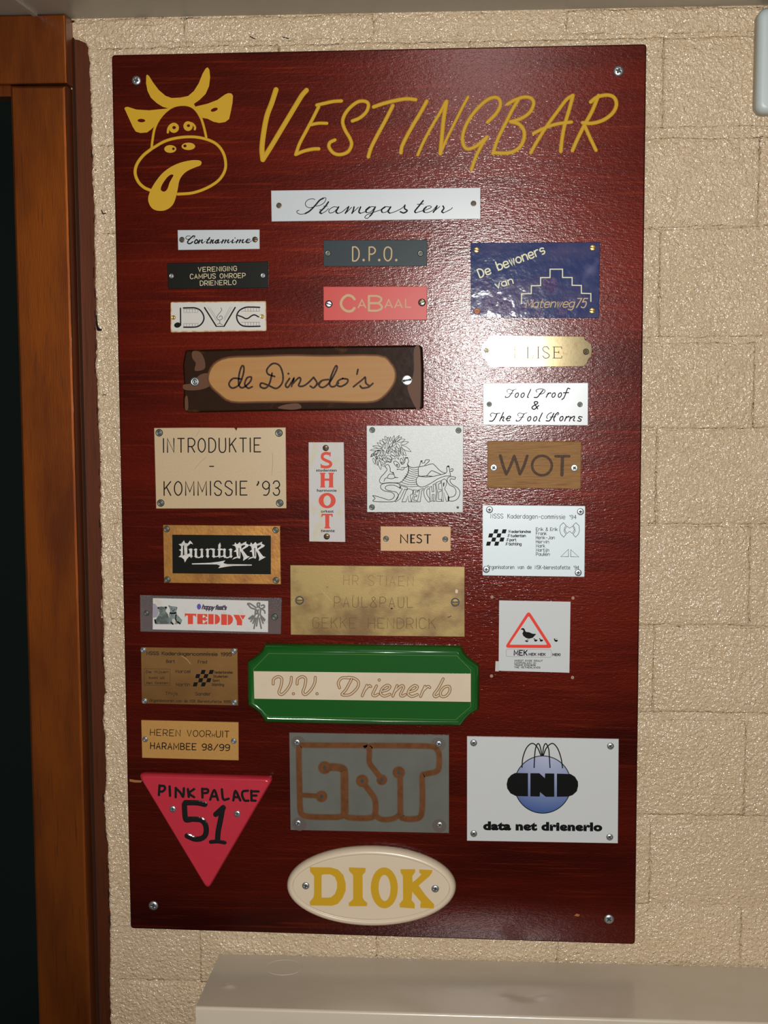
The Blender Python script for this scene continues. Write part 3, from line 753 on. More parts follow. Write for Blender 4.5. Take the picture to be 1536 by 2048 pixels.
# 5 slate plate
G6 = Z(630, 460, 6.4)
pq, h = plaque('nameplate', rounded([(647, 480.5), (855, 479.5), (854, 532.5), (647, 533)], 1.5, 2), T0, 'slate', 'dark slate grey plate with three cream initials and full stops')
k = Ink(h); w = 17 / 6.4
k.stroke(G6(482,218, 482,395), w, curve=False); S(k, G6, 17, 482,218, 525,220, 560,265, 560,345, 525,393, 482,395)
k.stroke(G6(694,220, 694,392), w, curve=False); S(k, G6, 17, 694,220, 740,220, 770,250, 765,285, 735,308, 694,308)
k.stroke(G6(932,218, 975,245, 980,310, 970,365, 932,395, 895,365, 885,305, 895,245), w, closed=True)
for x in (622, 822, 1040): k.fill(G6.ell(x,385,16,16,0,12))
k.build('lettering', 'tan_ink', pq)
screw(pq, 656, 506.5, h, 6, 'rivet', 'rivet'); screw(pq, 841, 507, h, 6, 'rivet', 'rivet')
# 6 red plate
pq, h = plaque('nameplate', [(646.5, 573), (854.5, 572.5), (853.5, 640), (647, 641)], T0, 'red', 'bright red plate with beige capitals in two sizes')
k = Ink(h)
S(k, G6, 32, 505,885, 470,848, 410,838, 355,880, 332,940, 355,1000, 410,1038, 470,1035, 505,1000)
k.stroke(G6(690,845, 690,1030), 28 / 6.4, curve=False); S(k, G6, 24, 690,845, 790,845, 845,870, 840,910, 790,937, 690,937); S(k, G6, 26, 690,937, 800,937, 852,970, 848,1008, 790,1032, 690,1032)
for x0, ww in ((545, 112), (888, 110), (1012, 112)):
    k.stroke(G6(x0 + 10,992, x0 + ww / 2,892, x0 + ww - 10,992), 17 / 6.4, curve=False); k.stroke(G6(x0 + 28,965, x0 + ww - 28,965), 13 / 6.4, curve=False)
k.stroke(G6(1160,885, 1160,988, 1225,990), 14 / 6.4, curve=False)
k.build('lettering', 'tan_ink', pq)
screw(pq, 657.5, 608, h, 5.5, 'flatslot', 'steel', 20, ring=(1.35, 'black_ink')); screw(pq, 844, 605, h, 5.7, 'flatslot', 'brass_bright', -20, ring=(1.35, 'black_ink'))
# 7 blue enamel plate
G7 = Z(920, 470, 5.12)
pq, h = plaque('nameplate', [(941, 486), (1200, 484), (1198, 636), (941.5, 635)], 0.0025, 'blue', 'glossy blue marbled plate with slanting pale words and a stepped pyramid outline')
k = Ink(h)
for _e in ((300,705,85,55,-15), (470,740,70,75,0), (650,735,48,30,0), (810,800,45,38,0), (1040,790,60,32,0), (240,785,40,32,0)):
    k = Ink(h); k.fill(G7.ell(*_e)); k.build('painted_blot', 'plum', pq)
k = Ink(h); S(k, G7, 34, 250,440, 290,520, 345,610, 420,700); S(k, G7, 12, 360,600, 460,530, 620,470, 820,430, 960,440); k.build('painted_stroke', 'plum', pq)
k = Ink(h); k.fill(G7(860,450, 980,445, 985,540, 930,590, 850,540), curve=True); k.build('painted_blot', 'plum', pq)
k = Ink(h + 0.0001)
stext(k, 'De', G7(205, 436)[0], G7(318, 393)[0], 16.5, 2.2, gap=4); stext(k, 'bewoners', G7(395, 362)[0], G7(872, 186)[0], 17.5, 2.2, gap=3.5)
stext(k, 'van', G7(372, 548)[0], G7(545, 494)[0], 13.5, 1.9, gap=3.5)
k.stroke(G7(630,685, 630,602, 730,600, 730,520, 825,518, 825,437, 922,435, 922,350, 1050,350, 1050,435, 1148,435, 1148,515, 1243,517, 1243,597, 1340,600, 1340,680), 2.1, curve=False)
k.build('lettering', 'blue_ink', pq)
k = Ink(h + 0.0001)
stext(k, 'Matenweg', G7(672, 742)[0], G7(1160, 738)[0], 15.5, 1.6, shear=0.3, gap=3); stext(k, '75', G7(1178, 742)[0], G7(1280, 742)[0], 18, 1.8, shear=0.3)
k.build('street_name', 'tan_ink', pq)
screw(pq, 953, 500, h, 6, 'slot', 'brass_screw', 10); screw(pq, 1185.5, 495.5, h, 6, 'slot', 'brass_screw', 10)
screw(pq, 954, 622.5, h, 6.2, 'rivet', 'copper_screw'); screw(pq, 1184.5, 621.5, h, 6, 'slot', 'brass_screw', 10)
# 8 scorched wooden sign
G8 = Z(350, 670, 3.012)
pp = G8(62,98, 75,90, 150,90, 420,82, 700,72, 1000,68, 1400,62, 1475,62, 1490,75, 1497,200, 1497,440, 1480,447, 1300,450, 800,456, 400,462, 90,468, 62,462, 50,430, 55,300, 48,180)
pq, h = plaque('wooden_sign', pp, 0.011, 'bark', 'dark scorched wooden sign with a pale oval panel and burnt handwriting', cat='sign',
               prof=[(0, BT + 0.0001), (0, BT + 0.007), (1.5, BT + 0.0095), (4, BT + 0.011)])
inner = [tuple(p) for p in smooth_pts(G8(203,250, 235,180, 320,140, 500,133, 700,126, 900,130, 1220,127, 1295,170, 1325,230, 1310,300, 1240,378, 1150,402, 900,396, 700,398, 500,400, 340,398, 265,350, 215,300), True, 3)]
slab('rim', inset(inner, -4.0), [(0, h - 0.001), (0, h - 0.0001), (1.5, h + 0.0004)], 'bark_rim', pq)
wp = slab('panel', inner, [(0, h - 0.001), (0, h + 0.0006), (1.2, h + 0.0010)], 'bark_in', pq)
k = Ink(h + 0.0002)
k = Ink(h + 0.0002); k.fill(G8(105,100, 140,98, 165,120, 180,160, 180,200, 150,215, 118,212, 125,170, 105,140), curve=True); k.build('worn_patch', 'bark_rim', pq)
k = Ink(h + 0.0002); k.fill(G8(50,300, 100,290, 150,240, 205,235, 215,300, 150,330, 60,330), curve=True); k.build('worn_patch', 'bark_rim', pq)
k = Ink(h + 0.0002); k.fill(G8(1440,85, 1472,70, 1480,200, 1475,440, 1445,430, 1400,320, 1425,280, 1440,200), curve=True); k.build('worn_patch', 'bark_rim', pq)
k = Ink(h + 0.0002); k.fill(G8(660,420, 740,412, 760,440, 700,450, 620,440), curve=True); k.build('worn_patch', 'bark_rim', pq)
k = Ink(h + 0.0002); k.fill(G8(60,380, 75,370, 80,440, 62,450), curve=True); k.build('worn_patch', 'bark_rim', pq)
k = Ink(h + 0.0012)
many(k, G8, 9.5, (400,265, 350,262, 325,295, 345,320, 385,300, 410,240, 415,195, 402,188, 386,240, 385,300, 408,318, 450,285, 460,255, 435,258, 420,295, 440,320, 465,312),
     (600,250, 560,235, 555,205, 590,172, 630,185, 650,240, 645,290, 610,322, 560,302, 520,290, 515,312, 545,320, 570,290, 585,230), (690,262, 666,300, 680,315, 708,275, 716,262, 702,310), (703,300, 745,258, 757,270, 745,305, 770,308, 800,290, 835,255),
     (835,255, 855,290, 835,318, 815,308), (850,305, 885,275, 925,268), (925,268, 885,275, 868,305, 895,315, 935,280, 975,205, 967,188, 940,250, 932,300, 955,312, 985,290), (1010,262, 985,275, 975,300, 1000,310, 1035,290, 1040,268, 1010,262), (1102,208, 1096,236),
     (1075,312, 1130,268, 1146,255, 1150,290, 1172,310, 1130,320, 1115,306), (1172,310, 1192,292))
k.fill(G8.ell(683,233,7,7,0,8))
k.build('lettering', 'burnt', wp)
screw(pq, 390, 763.5, h, 9.5, 'rivet', 'steel'); screw(pq, 814, 760.5, h, 10, 'flatslot', 'steel', -10)
# 9 polished brass plate
G9 = Z(940, 660, 5.908)
pq, h = plaque('nameplate', G9(235,66, 780,68, 1345,75, 1360,115, 1395,140, 1432,165, 1442,240, 1432,310, 1400,345, 1385,385, 1345,430, 780,436, 235,437, 215,395, 190,360, 148,325, 133,240, 145,165, 190,135, 215,110), T0, 'brass_bright',
               'polished brass plate with notched corners and thin serif capitals, glaring in the flash', bev=0.6)
k = Ink(h); w = 7 / 5.908
def serifE(x):
    k.stroke(G9(x,200, x,332), w * 1.6, curve=False); k.stroke(G9(x - 18,200, x + 85,200, x + 88,222), w, curve=False); k.stroke(G9(x - 18,332, x + 85,332, x + 92,305), w, curve=False); k.stroke(G9(x,262, x + 55,262), w, curve=False); k.stroke(G9(x + 55,250, x + 55,276), w, curve=False)
serifE(530); serifE(995)
k.stroke(G9(682,200, 682,332), w * 1.6, curve=False); k.stroke(G9(664,200, 702,200), w, curve=False); k.stroke(G9(664,332, 742,332, 748,300), w, curve=False)
k.stroke(G9(806,200, 806,332), w * 1.6, curve=False); k.stroke(G9(788,200, 824,200), w, curve=False); k.stroke(G9(788,332, 824,332), w, curve=False)
S(k, G9, 9, 932,228, 915,202, 880,198, 860,222, 875,252, 915,275, 938,302, 920,328, 885,332, 858,305)
k.build('lettering', 'dull_ink', pq)
screw(pq, 972.5, 701, h, 6, 'rivet', 'brass_bright'); screw(pq, 1172, 703.5, h, 6, 'rivet', 'dark_screw')
# 10 white three-line script plate
pq, h = plaque('nameplate', [(966, 766), (1176.5, 765.5), (1176, 851), (966, 850)], T0, 'white', 'white plate with three lines of slanted black script and two grey screws')
k = Ink(h)
def oo(cx, cy): many(k, G9, 10.5, (cx + 14,cy - 26, cx - 8,cy - 18, cx - 20,cy + 8, cx - 12,cy + 27, cx + 8,cy + 20, cx + 20,cy - 6, cx + 14,cy - 26))
def FF(dx, dy):
    many(k, G9, 6.5, (545 + dx,698 + dy, 500 + dx,712 + dy, 460 + dx,700 + dy, 436 + dx,716 + dy, 442 + dx,736 + dy), (455 + dx,755 + dy, 510 + dx,748 + dy))
    many(k, G9, 9.5, (512 + dx,710 + dy, 482 + dx,760 + dy, 455 + dx,792 + dy, 420 + dx,796 + dy, 420 + dx,782 + dy))
FF(0, 0); FF(128, 280)
for cx, cy in ((553,769), (622,769), (988,768), (1062,768), (700,1048), (770,1048), (1080,1046)): oo(cx, cy)
many(k, G9, 11, (718,702, 680,786, 690,797), (855,980, 815,1066, 826,1077), (925,745, 900,795), (912,765, 945,742, 956,750), (1180,695, 1155,690, 1135,740, 1110,800, 1085,822), (1105,742, 1165,740),
     (395,975, 350,1075), (360,1052, 392,1024, 400,1036, 386,1068, 402,1074), (425,1050, 470,1042, 480,1022, 455,1020, 434,1050, 442,1073, 472,1066), (1140,1022, 1118,1075), (1128,1045, 1165,1020, 1172,1030), (1190,1025, 1175,1075), (1182,1050, 1225,1020, 1235,1030, 1222,1066, 1236,1074),
     (1325,1030, 1295,1022, 1284,1040, 1312,1058, 1302,1078, 1270,1072))
many(k, G9, 12, (862,712, 822,762, 795,794, 758,796), (320,988, 290,1048, 262,1076, 230,1076), (1040,975, 1012,1000, 990,1050, 996,1076), (990,985, 962,1040, 935,1074, 900,1072), (800,932, 760,862, 775,846, 798,852, 795,870, 745,900, 732,922, 758,938, 788,915, 812,892))
many(k, G9, 8, (790,735, 782,710, 830,695, 882,707, 880,736, 845,756, 818,752), (355,982, 300,990, 265,980, 240,1000, 252,1022), (965,975, 925,995, 905,1030, 915,1045), (945,1030, 1012,1024), (1040,975, 1050,990, 1030,1005))
k.build('lettering', 'black_ink', pq)
screw(pq, 978.5, 808.5, h, 5.2, 'rivet', 'rivet'); screw(pq, 1160, 809, h, 5.2, 'rivet', 'rivet')
# 11 champagne four-screw plate
GA = Z(290, 840, 5.12)
pq, h = plaque('nameplate', GA(92,82, 500,78, 912,80, 935,108, 944,80, 1440,76, 1448,905, 113,908), T0, 'champagne', 'champagne plate with tall thin black capitals, nicked at its top edge')
k = Ink(h); stext(k, 'INTRODUKTIE', GA(190, 331)[0], GA(1184, 326)[0], 27.5, 1.9, gap=5); stext(k, "KOMMISSIE", GA(196, 772)[0], GA(1044, 768)[0], 27.5, 1.9, gap=5)
stext(k, "93", GA(1208, 768)[0], GA(1376, 768)[0], 27.5, 1.9, gap=5.5); k.stroke(GA(1160,632, 1162,645, 1148,668), 2.8); k.stroke(GA(662,475, 703,475), 2.2, curve=False)
k.build('lettering', 'black_ink', pq)
for _p, _w in (((1305,335, 1308,440, 1298,560), 0.5), ((620,385, 560,440, 510,500), 0.4), ((560,110, 520,165), 0.4)):
    k = Ink(h); k.stroke(GA(*_p), _w); k.build('scratch', 'grey_line', pq)
for x, y in ((318.5, 865.5), (558, 866), (321.5, 1006), (559.5, 1006)): screw(pq, x, y, h, 7.6, 'rivet', 'rivet')
# 12 upright card
GB = Z(600, 870, 8.904)
pq, h = plaque('nameplate', [(617, 884.5), (687.5, 884.5), (690.5, 1084), (618.5, 1083)], 0.0014, 'paper', 'upright water-stained card with four big red letters one above another', bev=0.4)
k = Ink(h)
S(k, GB, 52, 520,335, 460,325, 405,350, 400,410, 455,450, 525,480, 550,520, 520,560, 450,572, 395,560)
k.fill(GB(530,305, 548,305, 545,385, 525,385)); k.fill(GB(365,515, 385,515, 400,590, 370,590))
k.fill(GB(355,672, 455,672, 455,690, 440,700, 440,775, 520,775, 520,700, 505,690, 505,672, 605,672, 605,690, 590,700, 590,905, 600,935, 505,935, 518,905, 518,815, 440,815, 440,905, 455,935, 355,935, 368,905, 368,700, 355,690))
k.fill(GB.ell(484,1168,152,137,0,32), [GB.ell(484,1168,66,92,0,24)])
k.fill(GB(385,1403, 582,1403, 582,1460, 565,1460, 555,1432, 522,1432, 520,1625, 545,1665, 430,1665, 450,1625, 448,1432, 410,1432, 395,1460, 378,1460))
k.build('red_capitals', 'orange_red', pq)
for tx, x0, y0, x1, y1 in (('studenten', 287, 602, 652, 652), ('harmonie', 302, 962, 652, 1012), ('orkest', 374, 1333, 600, 1383), ('twente', 370, 1684, 618, 1730)):
    k = Ink(h); (a, b), (c, d) = GB(x0, y0, x1, y1); btext(k, tx, a, b, c, d, bold=0.02); k.build('small_word', 'black_ink', pq)
screw(pq, 651.5, 896, h, 6.2, 'slot', 'dark_screw'); screw(pq, 653.5, 1073, h, 6.2, 'slot', 'dark_screw')
# 13 aluminium plate with line drawing
GC = Z(720, 840, 6.98)
pq, h = plaque('nameplate', [(733, 851), (927, 850.5), (926, 1025), (734, 1024.5)], T0, 'silver', 'square aluminium plate with an engraved curly-haired reclining figure above outlined letters')
k = Ink(h); wl = 7.5
rh = random.Random(11)
def leaf(cx, cy, a, L, W):
    ca, sa = math.cos(a), math.sin(a)
    pts = [(0, 0), (L * 0.35, W * 0.5), (L * 0.72, W * 0.42), (L, 0.06 * W), (L * 0.68, -W * 0.36), (L * 0.3, -W * 0.42)]
    k.stroke(GC([(cx + x * ca - y * sa, cy + x * sa + y * ca) for x, y in pts]), 6.8 / GC.s, closed=True, k=3)
HX = Z(740, 860, 17.07)
HL = ((580,340,510,215,80), (620,400,620,245,70), (690,400,700,235,60), (770,390,825,200,70), (800,420,1005,185,60), (870,400,1085,240,90), (930,400,1195,320,110), (1050,480,1310,410,110), (1060,540,1400,740,130), (1040,600,1230,880,120), (1050,640,1130,880,100),
      (560,450,420,310,90), (470,510,335,355,110), (440,580,245,435,90), (420,610,90,550,80), (430,650,10,690,90), (300,680,20,920,100), (330,690,120,860,110), (340,680,230,930,110), (430,680,390,910,90), (440,680,520,870,80), (120,800,30,900,60), (110,960,180,1170,80),
      (510,640,510,450,70), (620,610,620,420,60), (680,600,760,430,80), (770,540,880,420,80), (750,560,880,740,100), (880,570,980,730,80), (900,460,1030,660,100), (600,780,600,620,80), (680,640,760,740,80), (700,760,870,900,110), (900,740,960,900,70), (1000,700,1010,900,60),
      (200,1000,260,1210,60), (300,1040,370,1350,100), (300,960,530,1160,100), (320,860,420,1040,90), (430,870,550,960,60), (560,880,760,1020,120), (590,960,700,1090,110), (440,960,570,1110,90), (380,1180,530,1240,60), (700,860,870,990,100), (900,860,980,1000,60), (560,700,640,820,80),
      (200,900,250,1000,70), (150,780,240,980,70), (780,430,860,330,60), (820,700,900,780,60), (680,560,640,740,60))
for x0, y0, x1, y1, W in HL:
    a = Vector((x0, y0)); b = Vector((x1, y1)); d = b - a; nn = Vector((-d.y, d.x)).normalized() * W * 0.5
    pts = [a, a + d * 0.3 + nn * 0.85, a + d * 0.62 + nn * 0.8, b, a + d * 0.62 - nn * 0.8, a + d * 0.3 - nn * 0.85]
    k.stroke(HX([(p.x, p.y) for p in pts]), 15.5 / HX.s, closed=True, k=3)
many(k, HX, 17, (810,1075, 870,1060, 960,1120, 1010,1200, 1000,1260, 950,1275, 880,1220, 820,1140, 810,1075), (1040,990, 1075,965, 1120,1020, 1150,1110, 1130,1170, 1080,1165, 1040,1100, 1035,1020, 1040,990), (1130,920, 1165,980, 1190,1070, 1170,1130),
     (1205,975, 1190,1060), (1292,970, 1320,1080, 1282,1140, 1292,1200, 1255,1265, 1180,1275, 1120,1280, 1065,1300), (935,1340, 1020,1345, 1100,1365, 1155,1335, 1172,1290), (1292,1200, 1312,1310, 1290,1480, 1220,1610, 1130,1705))
k.fill(HX(1192,930, 1300,930, 1300,968, 1195,968)); k.fill(HX.ell(935,1200,48,30,45,14), [HX.ell(950,1205,20,14,0,10)]); k.fill(HX.ell(1088,1120,34,38,0,14), [HX.ell(1088,1125,16,14,0,10)]); k.fill(HX.ell(936,1345,20,20,0,10)); k.fill(HX.ell(785,1460,24,30,0,10))
many(k, GC, wl, (360,575, 430,590, 440,545), (360,630, 395,625, 420,670, 425,720, 465,740, 490,800, 530,805), (350,650, 378,690, 345,740, 290,800, 272,850, 300,885, 400,875, 560,872, 630,800, 672,730, 680,660, 660,620),
     (335,855, 360,810, 440,820, 500,800), (380,800, 410,755, 465,760), (670,630, 690,650, 740,665, 815,655), (825,655, 840,610, 850,570), (860,575, 870,600, 900,595, 915,560, 965,558, 960,580, 905,630),
     (815,655, 815,720, 825,780, 930,780, 1010,785), (830,655, 920,635, 1010,612, 1050,640, 1120,710, 1195,745), (930,780, 990,715, 1020,712, 1130,760), (1010,790, 1100,770, 1190,745, 1215,715), (815,785, 785,830, 795,900, 850,935, 920,920, 1010,870, 1090,820, 1180,785, 1260,780),
     (1215,715, 1210,660, 1240,640, 1250,700, 1265,780), (1262,690, 1290,680, 1300,700, 1280,720), (1262,720, 1290,712), (820,785, 925,795, 1010,788))
for i in range(9):
    y = 690 + i * 27; x0 = 690 - i * 16 if i < 7 else 590 - (i - 6) * 20; x1 = 812 if i < 4 else 785 + max(0, i - 5) * 8
    S(k, GC, 7, x0,y - 20, x0 + 40,y + 2, (x0 + x1) / 2 + 10,y + 8 + i * 2, x1,y - 6 + i * 3)
k.fill(GC.ell(860,573,16,9)); k.fill(GC.ell(1232,652,14,9)); 
k.build('reclining_figure', 'black_ink', pq)
k = Ink(h)
many(k, GC, wl, (555,950, 480,912, 400,912, 355,935, 370,975, 450,995, 510,1010, 535,1060, 500,1120, 430,1142, 190,1135, 210,1095, 180,1055, 300,1085, 400,1115, 460,1095, 480,1050, 440,1010, 340,990, 290,950, 300,900, 380,880, 480,880, 545,895, 560,950),
     (1330,800, 1285,790, 1235,800, 1215,845, 1250,905, 1320,945, 1340,1010, 1310,1065, 1240,1080), (1335,800, 1320,830, 1275,820, 1255,850, 1290,900, 1360,945, 1395,1010, 1370,1090, 1310,1130, 1240,1130))
def poly(*p): k.stroke(GC(*p), wl / GC.s, closed=True, curve=False)
poly(570,915, 665,945, 660,975, 625,965, 560,1100, 500,1142, 490,1135, 590,960, 562,950)
poly(660,960, 700,965, 740,985, 735,1030, 700,1050, 715,1142, 680,1142, 670,1060, 640,1142, 585,1142, 640,1000)
poly(745,975, 810,985, 805,1005, 775,1000, 765,1045, 795,1050, 790,1070, 760,1070, 750,1120, 790,1122, 785,1142, 715,1142, 745,1060)
poly(815,975, 885,955, 880,975, 862,985, 840,1142, 800,1142, 835,985, 812,992)
S(k, GC, wl, 960,930, 915,945, 890,1000, 905,1080, 950,1142, 975,1140, 972,1100, 940,1050, 930,1000, 945,960, 965,965)
poly(970,940, 1000,925, 1005,1000, 1030,1000, 1020,900, 1048,890, 1065,1010, 1045,1135, 1020,1135, 1035,1040, 1010,1040, 1005,1135, 980,1135)
poly(1060,875, 1125,850, 1128,880, 1095,895, 1100,970, 1135,970, 1135,995, 1100,1000, 1095,1105, 1140,1110, 1135,1135, 1065,1135, 1080,1000)
poly(1135,845, 1180,820, 1210,850, 1205,905, 1180,960, 1240,1070, 1230,1135, 1205,1135, 1170,1010, 1165,1135, 1140,1135, 1150,1000)
k.fill(GC(1160,880, 1180,870, 1175,920, 1160,935)); k.fill(GC(1225,1060, 1250,1075, 1245,1125, 1225,1135)); k.fill(GC(545,945, 575,930, 560,965))
k.build('lettering', 'black_ink', pq)
for x, y in ((744.5, 860), (917, 861), (744, 1014.5)): screw(pq, x, y, h, 5.8, 'rivet', 'rivet')
k = Ink(h); k.disc(915.5, 1015, 2.6, 2.6, n=14); k.build('screw_hole', 'steel_dark', pq)
# 14 brown wooden plate
pq, h = plaque('nameplate', G9(205,1312, 1318,1320, 1308,1878, 205,1865), 0.006, 'oak', 'brown wooden plate with three wide dark carved capitals', bev=1.0)
k = Ink(h)
k.stroke(G9(358,1485, 390,1600, 428,1702), 36 / 5.908); k.stroke(G9(430,1702, 480,1600, 522,1490), 33 / 5.908); k.stroke(G9(522,1490, 560,1600, 588,1702), 34 / 5.908); k.stroke(G9(590,1702, 640,1600, 676,1488), 34 / 5.908)
k.stroke(G9.ell(850, 1602, 117, 115, 0, 30), 31 / 5.908, closed=True, curve=False)
k.stroke(G9(1010,1492, 1172,1492), 32 / 5.908, curve=False); k.stroke(G9(1093,1500, 1086,1712), 40 / 5.908, curve=False)
k.build('lettering', 'groove', pq)
screw(pq, 987.5, 935.5, h, 6.8, 'flatcross', 'steel', 40); screw(pq, 1149, 936, h, 6.8, 'flatcross', 'steel', 40)
# 15 tan plate
GD = Z(740, 1040, 8.533)
pq, h = plaque('nameplate', GD(178,108, 1380,114, 1378,535, 180,530), T0, 'tan', 'small tan plate with one short black word in capitals, under the aluminium plate')
k = Ink(h); (a, b), (c, d) = GD(512, 247, 1042, 396)
k.stroke(GD(525,390, 525,252, 640,390, 640,252), 2.5, curve=False)
k.stroke(GD(762,254, 697,254, 697,388, 762,388), 2.2, curve=False); k.stroke(GD(700,254, 700,388), 3.4, curve=False); k.stroke(GD(697,316, 750,316), 2.0, curve=False)
S(k, GD, 20, 875,268, 845,252, 812,262, 808,290, 835,312, 872,335, 878,365, 845,390, 800,378)
k.stroke(GD(925,253, 1036,253), 1.9, curve=False); k.stroke(GD(984,253, 984,395), 3.0, curve=False)
k.build('lettering', 'black_ink', pq)
screw(pq, 772, 1077.5, h, 5.8, 'rivet', 'rivet'); screw(pq, 890.5, 1078.5, h, 5.8, 'rivet', 'rivet')
# 16 white plate with chequered logo
GE = Z(950, 1000, 6.4)
def checks(k, z, x0, y0, cw, ch, sl):
    for r in range(4):
        for c in range(4):
            if (r + c) % 2 == 1:
                ya, yb = y0 + ch * r, y0 + ch * (r + 1); xa = x0 - sl * r / 1.0
                X = x0 + c * cw - (r) * sl
                k.fill(z(X + sl,ya, X + cw + sl,ya, X + cw,yb, X,yb))
pq, h = plaque('nameplate', rounded([(965, 1010), (1170.5, 1012), (1169, 1154), (965, 1151)], 1.5, 2), T0, 'white_al', 'white metal plate with a black chequered logo and a column of names')
k = Ink(h); checks(k, GE, 182, 375, 52.5, 52.5, 14)
stext(k, 'NSSS', GE(200, 232)[0], GE(358, 234)[0], 8.6, 0.75); stext(k, 'Kaderdagen-commissie', GE(418, 234)[0], GE(1152, 242)[0], 8.6, 0.75); stext(k, "'94", GE(1212, 242)[0], GE(1295, 243)[0], 7.5, 0.75)
for i, (t, x1) in enumerate((('Erik & Erik', 1056), ('Frank', 915), ('Henk-Jan', 1018), ('Herwin', 945), ('Mark', 895), ('Martijn', 945), ('Paulien', 955))):
    stext(k, t, GE(782, 394 + i * 53)[0], GE(x1, 395 + i * 53)[0], 6.3, 0.75, gap=3.5)
for i, (c0, t, x0, x1) in enumerate((('N', 'ederlandse', 425, 712), ('S', 'tudenten', 413, 648), ('S', 'port', 400, 527), ('S', 'tichting', 387, 592))):
    (a, b), (c, d) = GE(x0, 382 + i * 53, x0 + 34, 420 + i * 53); btext(k, c0, a, b, c, d, bold=0.03, shear=0.3)
    stext(k, t, GE(x0 + 45, 420 + i * 53)[0], GE(x1, 420 + i * 53)[0], 5.2, 0.95, gap=3.5)
stext(k, 'Organisatoren', GE(160, 880)[0], GE(500, 882)[0], 7.2, 0.75); stext(k, 'van', GE(545, 882)[0], GE(625, 882)[0], 7.2, 0.75); stext(k, 'de', GE(670, 882)[0], GE(722, 882)[0], 7.2, 0.75)
stext(k, 'NSK-bierestafette', GE(768, 884)[0], GE(1215, 886)[0], 7.2, 0.75); stext(k, "'94", GE(1265, 886)[0], GE(1328, 886)[0], 6.5, 0.75)
k.stroke(GE(1176,335, 1211,360, 1250,335, 1272,382, 1246,430, 1211,400, 1176,430, 1150,382), 0.8, closed=True, curve=False)
for sg in (1, -1):
    f = (lambda x: x) if sg == 1 else (lambda x: 2422 - x)
    pts = [(1130,290), (1090,330), (1084,390), (1100,440), (1135,476), (1166,440), (1140,400), (1145,358), (1166,325)]
    k.stroke(GE([(f(x), y) for x, y in pts]), 0.9, closed=True, curve=False)
k.stroke(GE(1196,632, 1196,725, 1098,725), 0.9, closed=True, curve=False); k.stroke(GE(1226,636, 1226,726, 1328,729), 0.9, closed=True, curve=False)
k.build('lettering', 'black_ink', pq)
for x, y in ((979, 1019.5), (1161, 1023.5), (972.5, 1139), (1156.5, 1145.5)): screw(pq, x, y, h, 6.0, 'flatcross', 'steel', 10, ring=(1.15, 'steel_dark'))
# 17 brass framed black plate
GF = Z(310, 1040, 5.689)
pq, h = plaque('framed_nameplate', GF(90,55, 1423,66, 1434,734, 102,716), T0, 'brass_frame', 'brown brass plate framing a black field with white blackletter and a lightning bolt', parts='frame')
field = slab('field', GF(196,167, 1318,177, 1318,618, 200,607), [(0, h - 0.0003), (0, h + 0.0002)], 'black', pq)
k = Ink(h + 0.0004); w = 22
def v(x, y0, y1, ww=22): S(k, GF, ww, x,y0, x - 2,(y0 + y1) / 2, x,y1)
k.fill(GF(268,275, 300,268, 330,232, 342,262, 372,268, 398,234, 418,252, 434,278, 405,268, 380,290, 366,300, 368,390, 395,378, 392,345, 380,332, 400,325, 420,345, 412,392, 385,420, 362,445, 340,484, 328,445, 300,425, 268,420, 292,400, 296,355, 272,340, 296,330, 298,300),
       [GF(318,292, 330,286, 334,395, 318,405)])
GX = Z(350, 1075, 8.303)
for x, y0 in ((268,205), (347,200), (447,205), (542,205), (642,205), (737,130), (822,205), (928,205)):
    k.stroke(GX(x,y0, x - 2,300), 36 / GX.s, curve=False, cap=False)
    k.fill(GX(x - 30,312, x,288, x + 30,308, x + 4,342))
    if x != 737: k.fill(GX(x - 42,205, x - 5,180, x + 28,196, x,222))
k.fill(GX(752,82, 762,150, 725,160, 716,125)); k.fill(GX(700,200, 740,178, 800,190, 770,212, 715,212)); k.stroke(GX(565,200, 600,188, 640,196), 2.0); k.stroke(GX(347,325, 400,332, 447,312), 2.2); k.stroke(GX(822,322, 870,335, 925,312), 2.2); k.stroke(GX(740,322, 775,318, 800,305), 1.8); k.stroke(GX(642,322, 690,318, 720,305), 1.8)
for dx, dy, fl_ in ((0, 0, 0), (262, 6, 1)):
    pts = [(945,125), (985,118), (1000,80), (1030,115), (1075,75), (1100,108), (1185,65), (1178,95), (1232,125), (1212,150), (1122,205), (1165,260), (1200,305), (1245,318), (1198,345), (1130,388), (1138,335), (1110,260), (1086,222), (1086,330), (1076,352), (1030,338), (948,367), (985,330), (1030,318), (1016,240), (975,235), (1015,200), (1002,150), (975,135)]
    k.fill(GX([(x + dx, y + dy * (x > 1150)) for x, y in pts]), [GX([(x + dx, y) for x, y in ((1056,172), (1070,172), (1070,308), (1056,308))]), GX([(x + dx, y) for x, y in ((1102,138), (1158,122), (1172,136), (1102,190))])])
k.fill(GF(420,494, 620,487, 720,476, 800,460, 776,490, 820,502, 1102,507, 1102,518, 900,521, 820,530, 720,548, 742,520, 700,505, 420,505))
k.build('lettering', 'metal_white', field)
for x, y in ((333.5, 1058), (551.5, 1060), (335, 1159), (552, 1160.5)): screw(pq, x, y, h, 6.6, 'rivet', 'rivet')
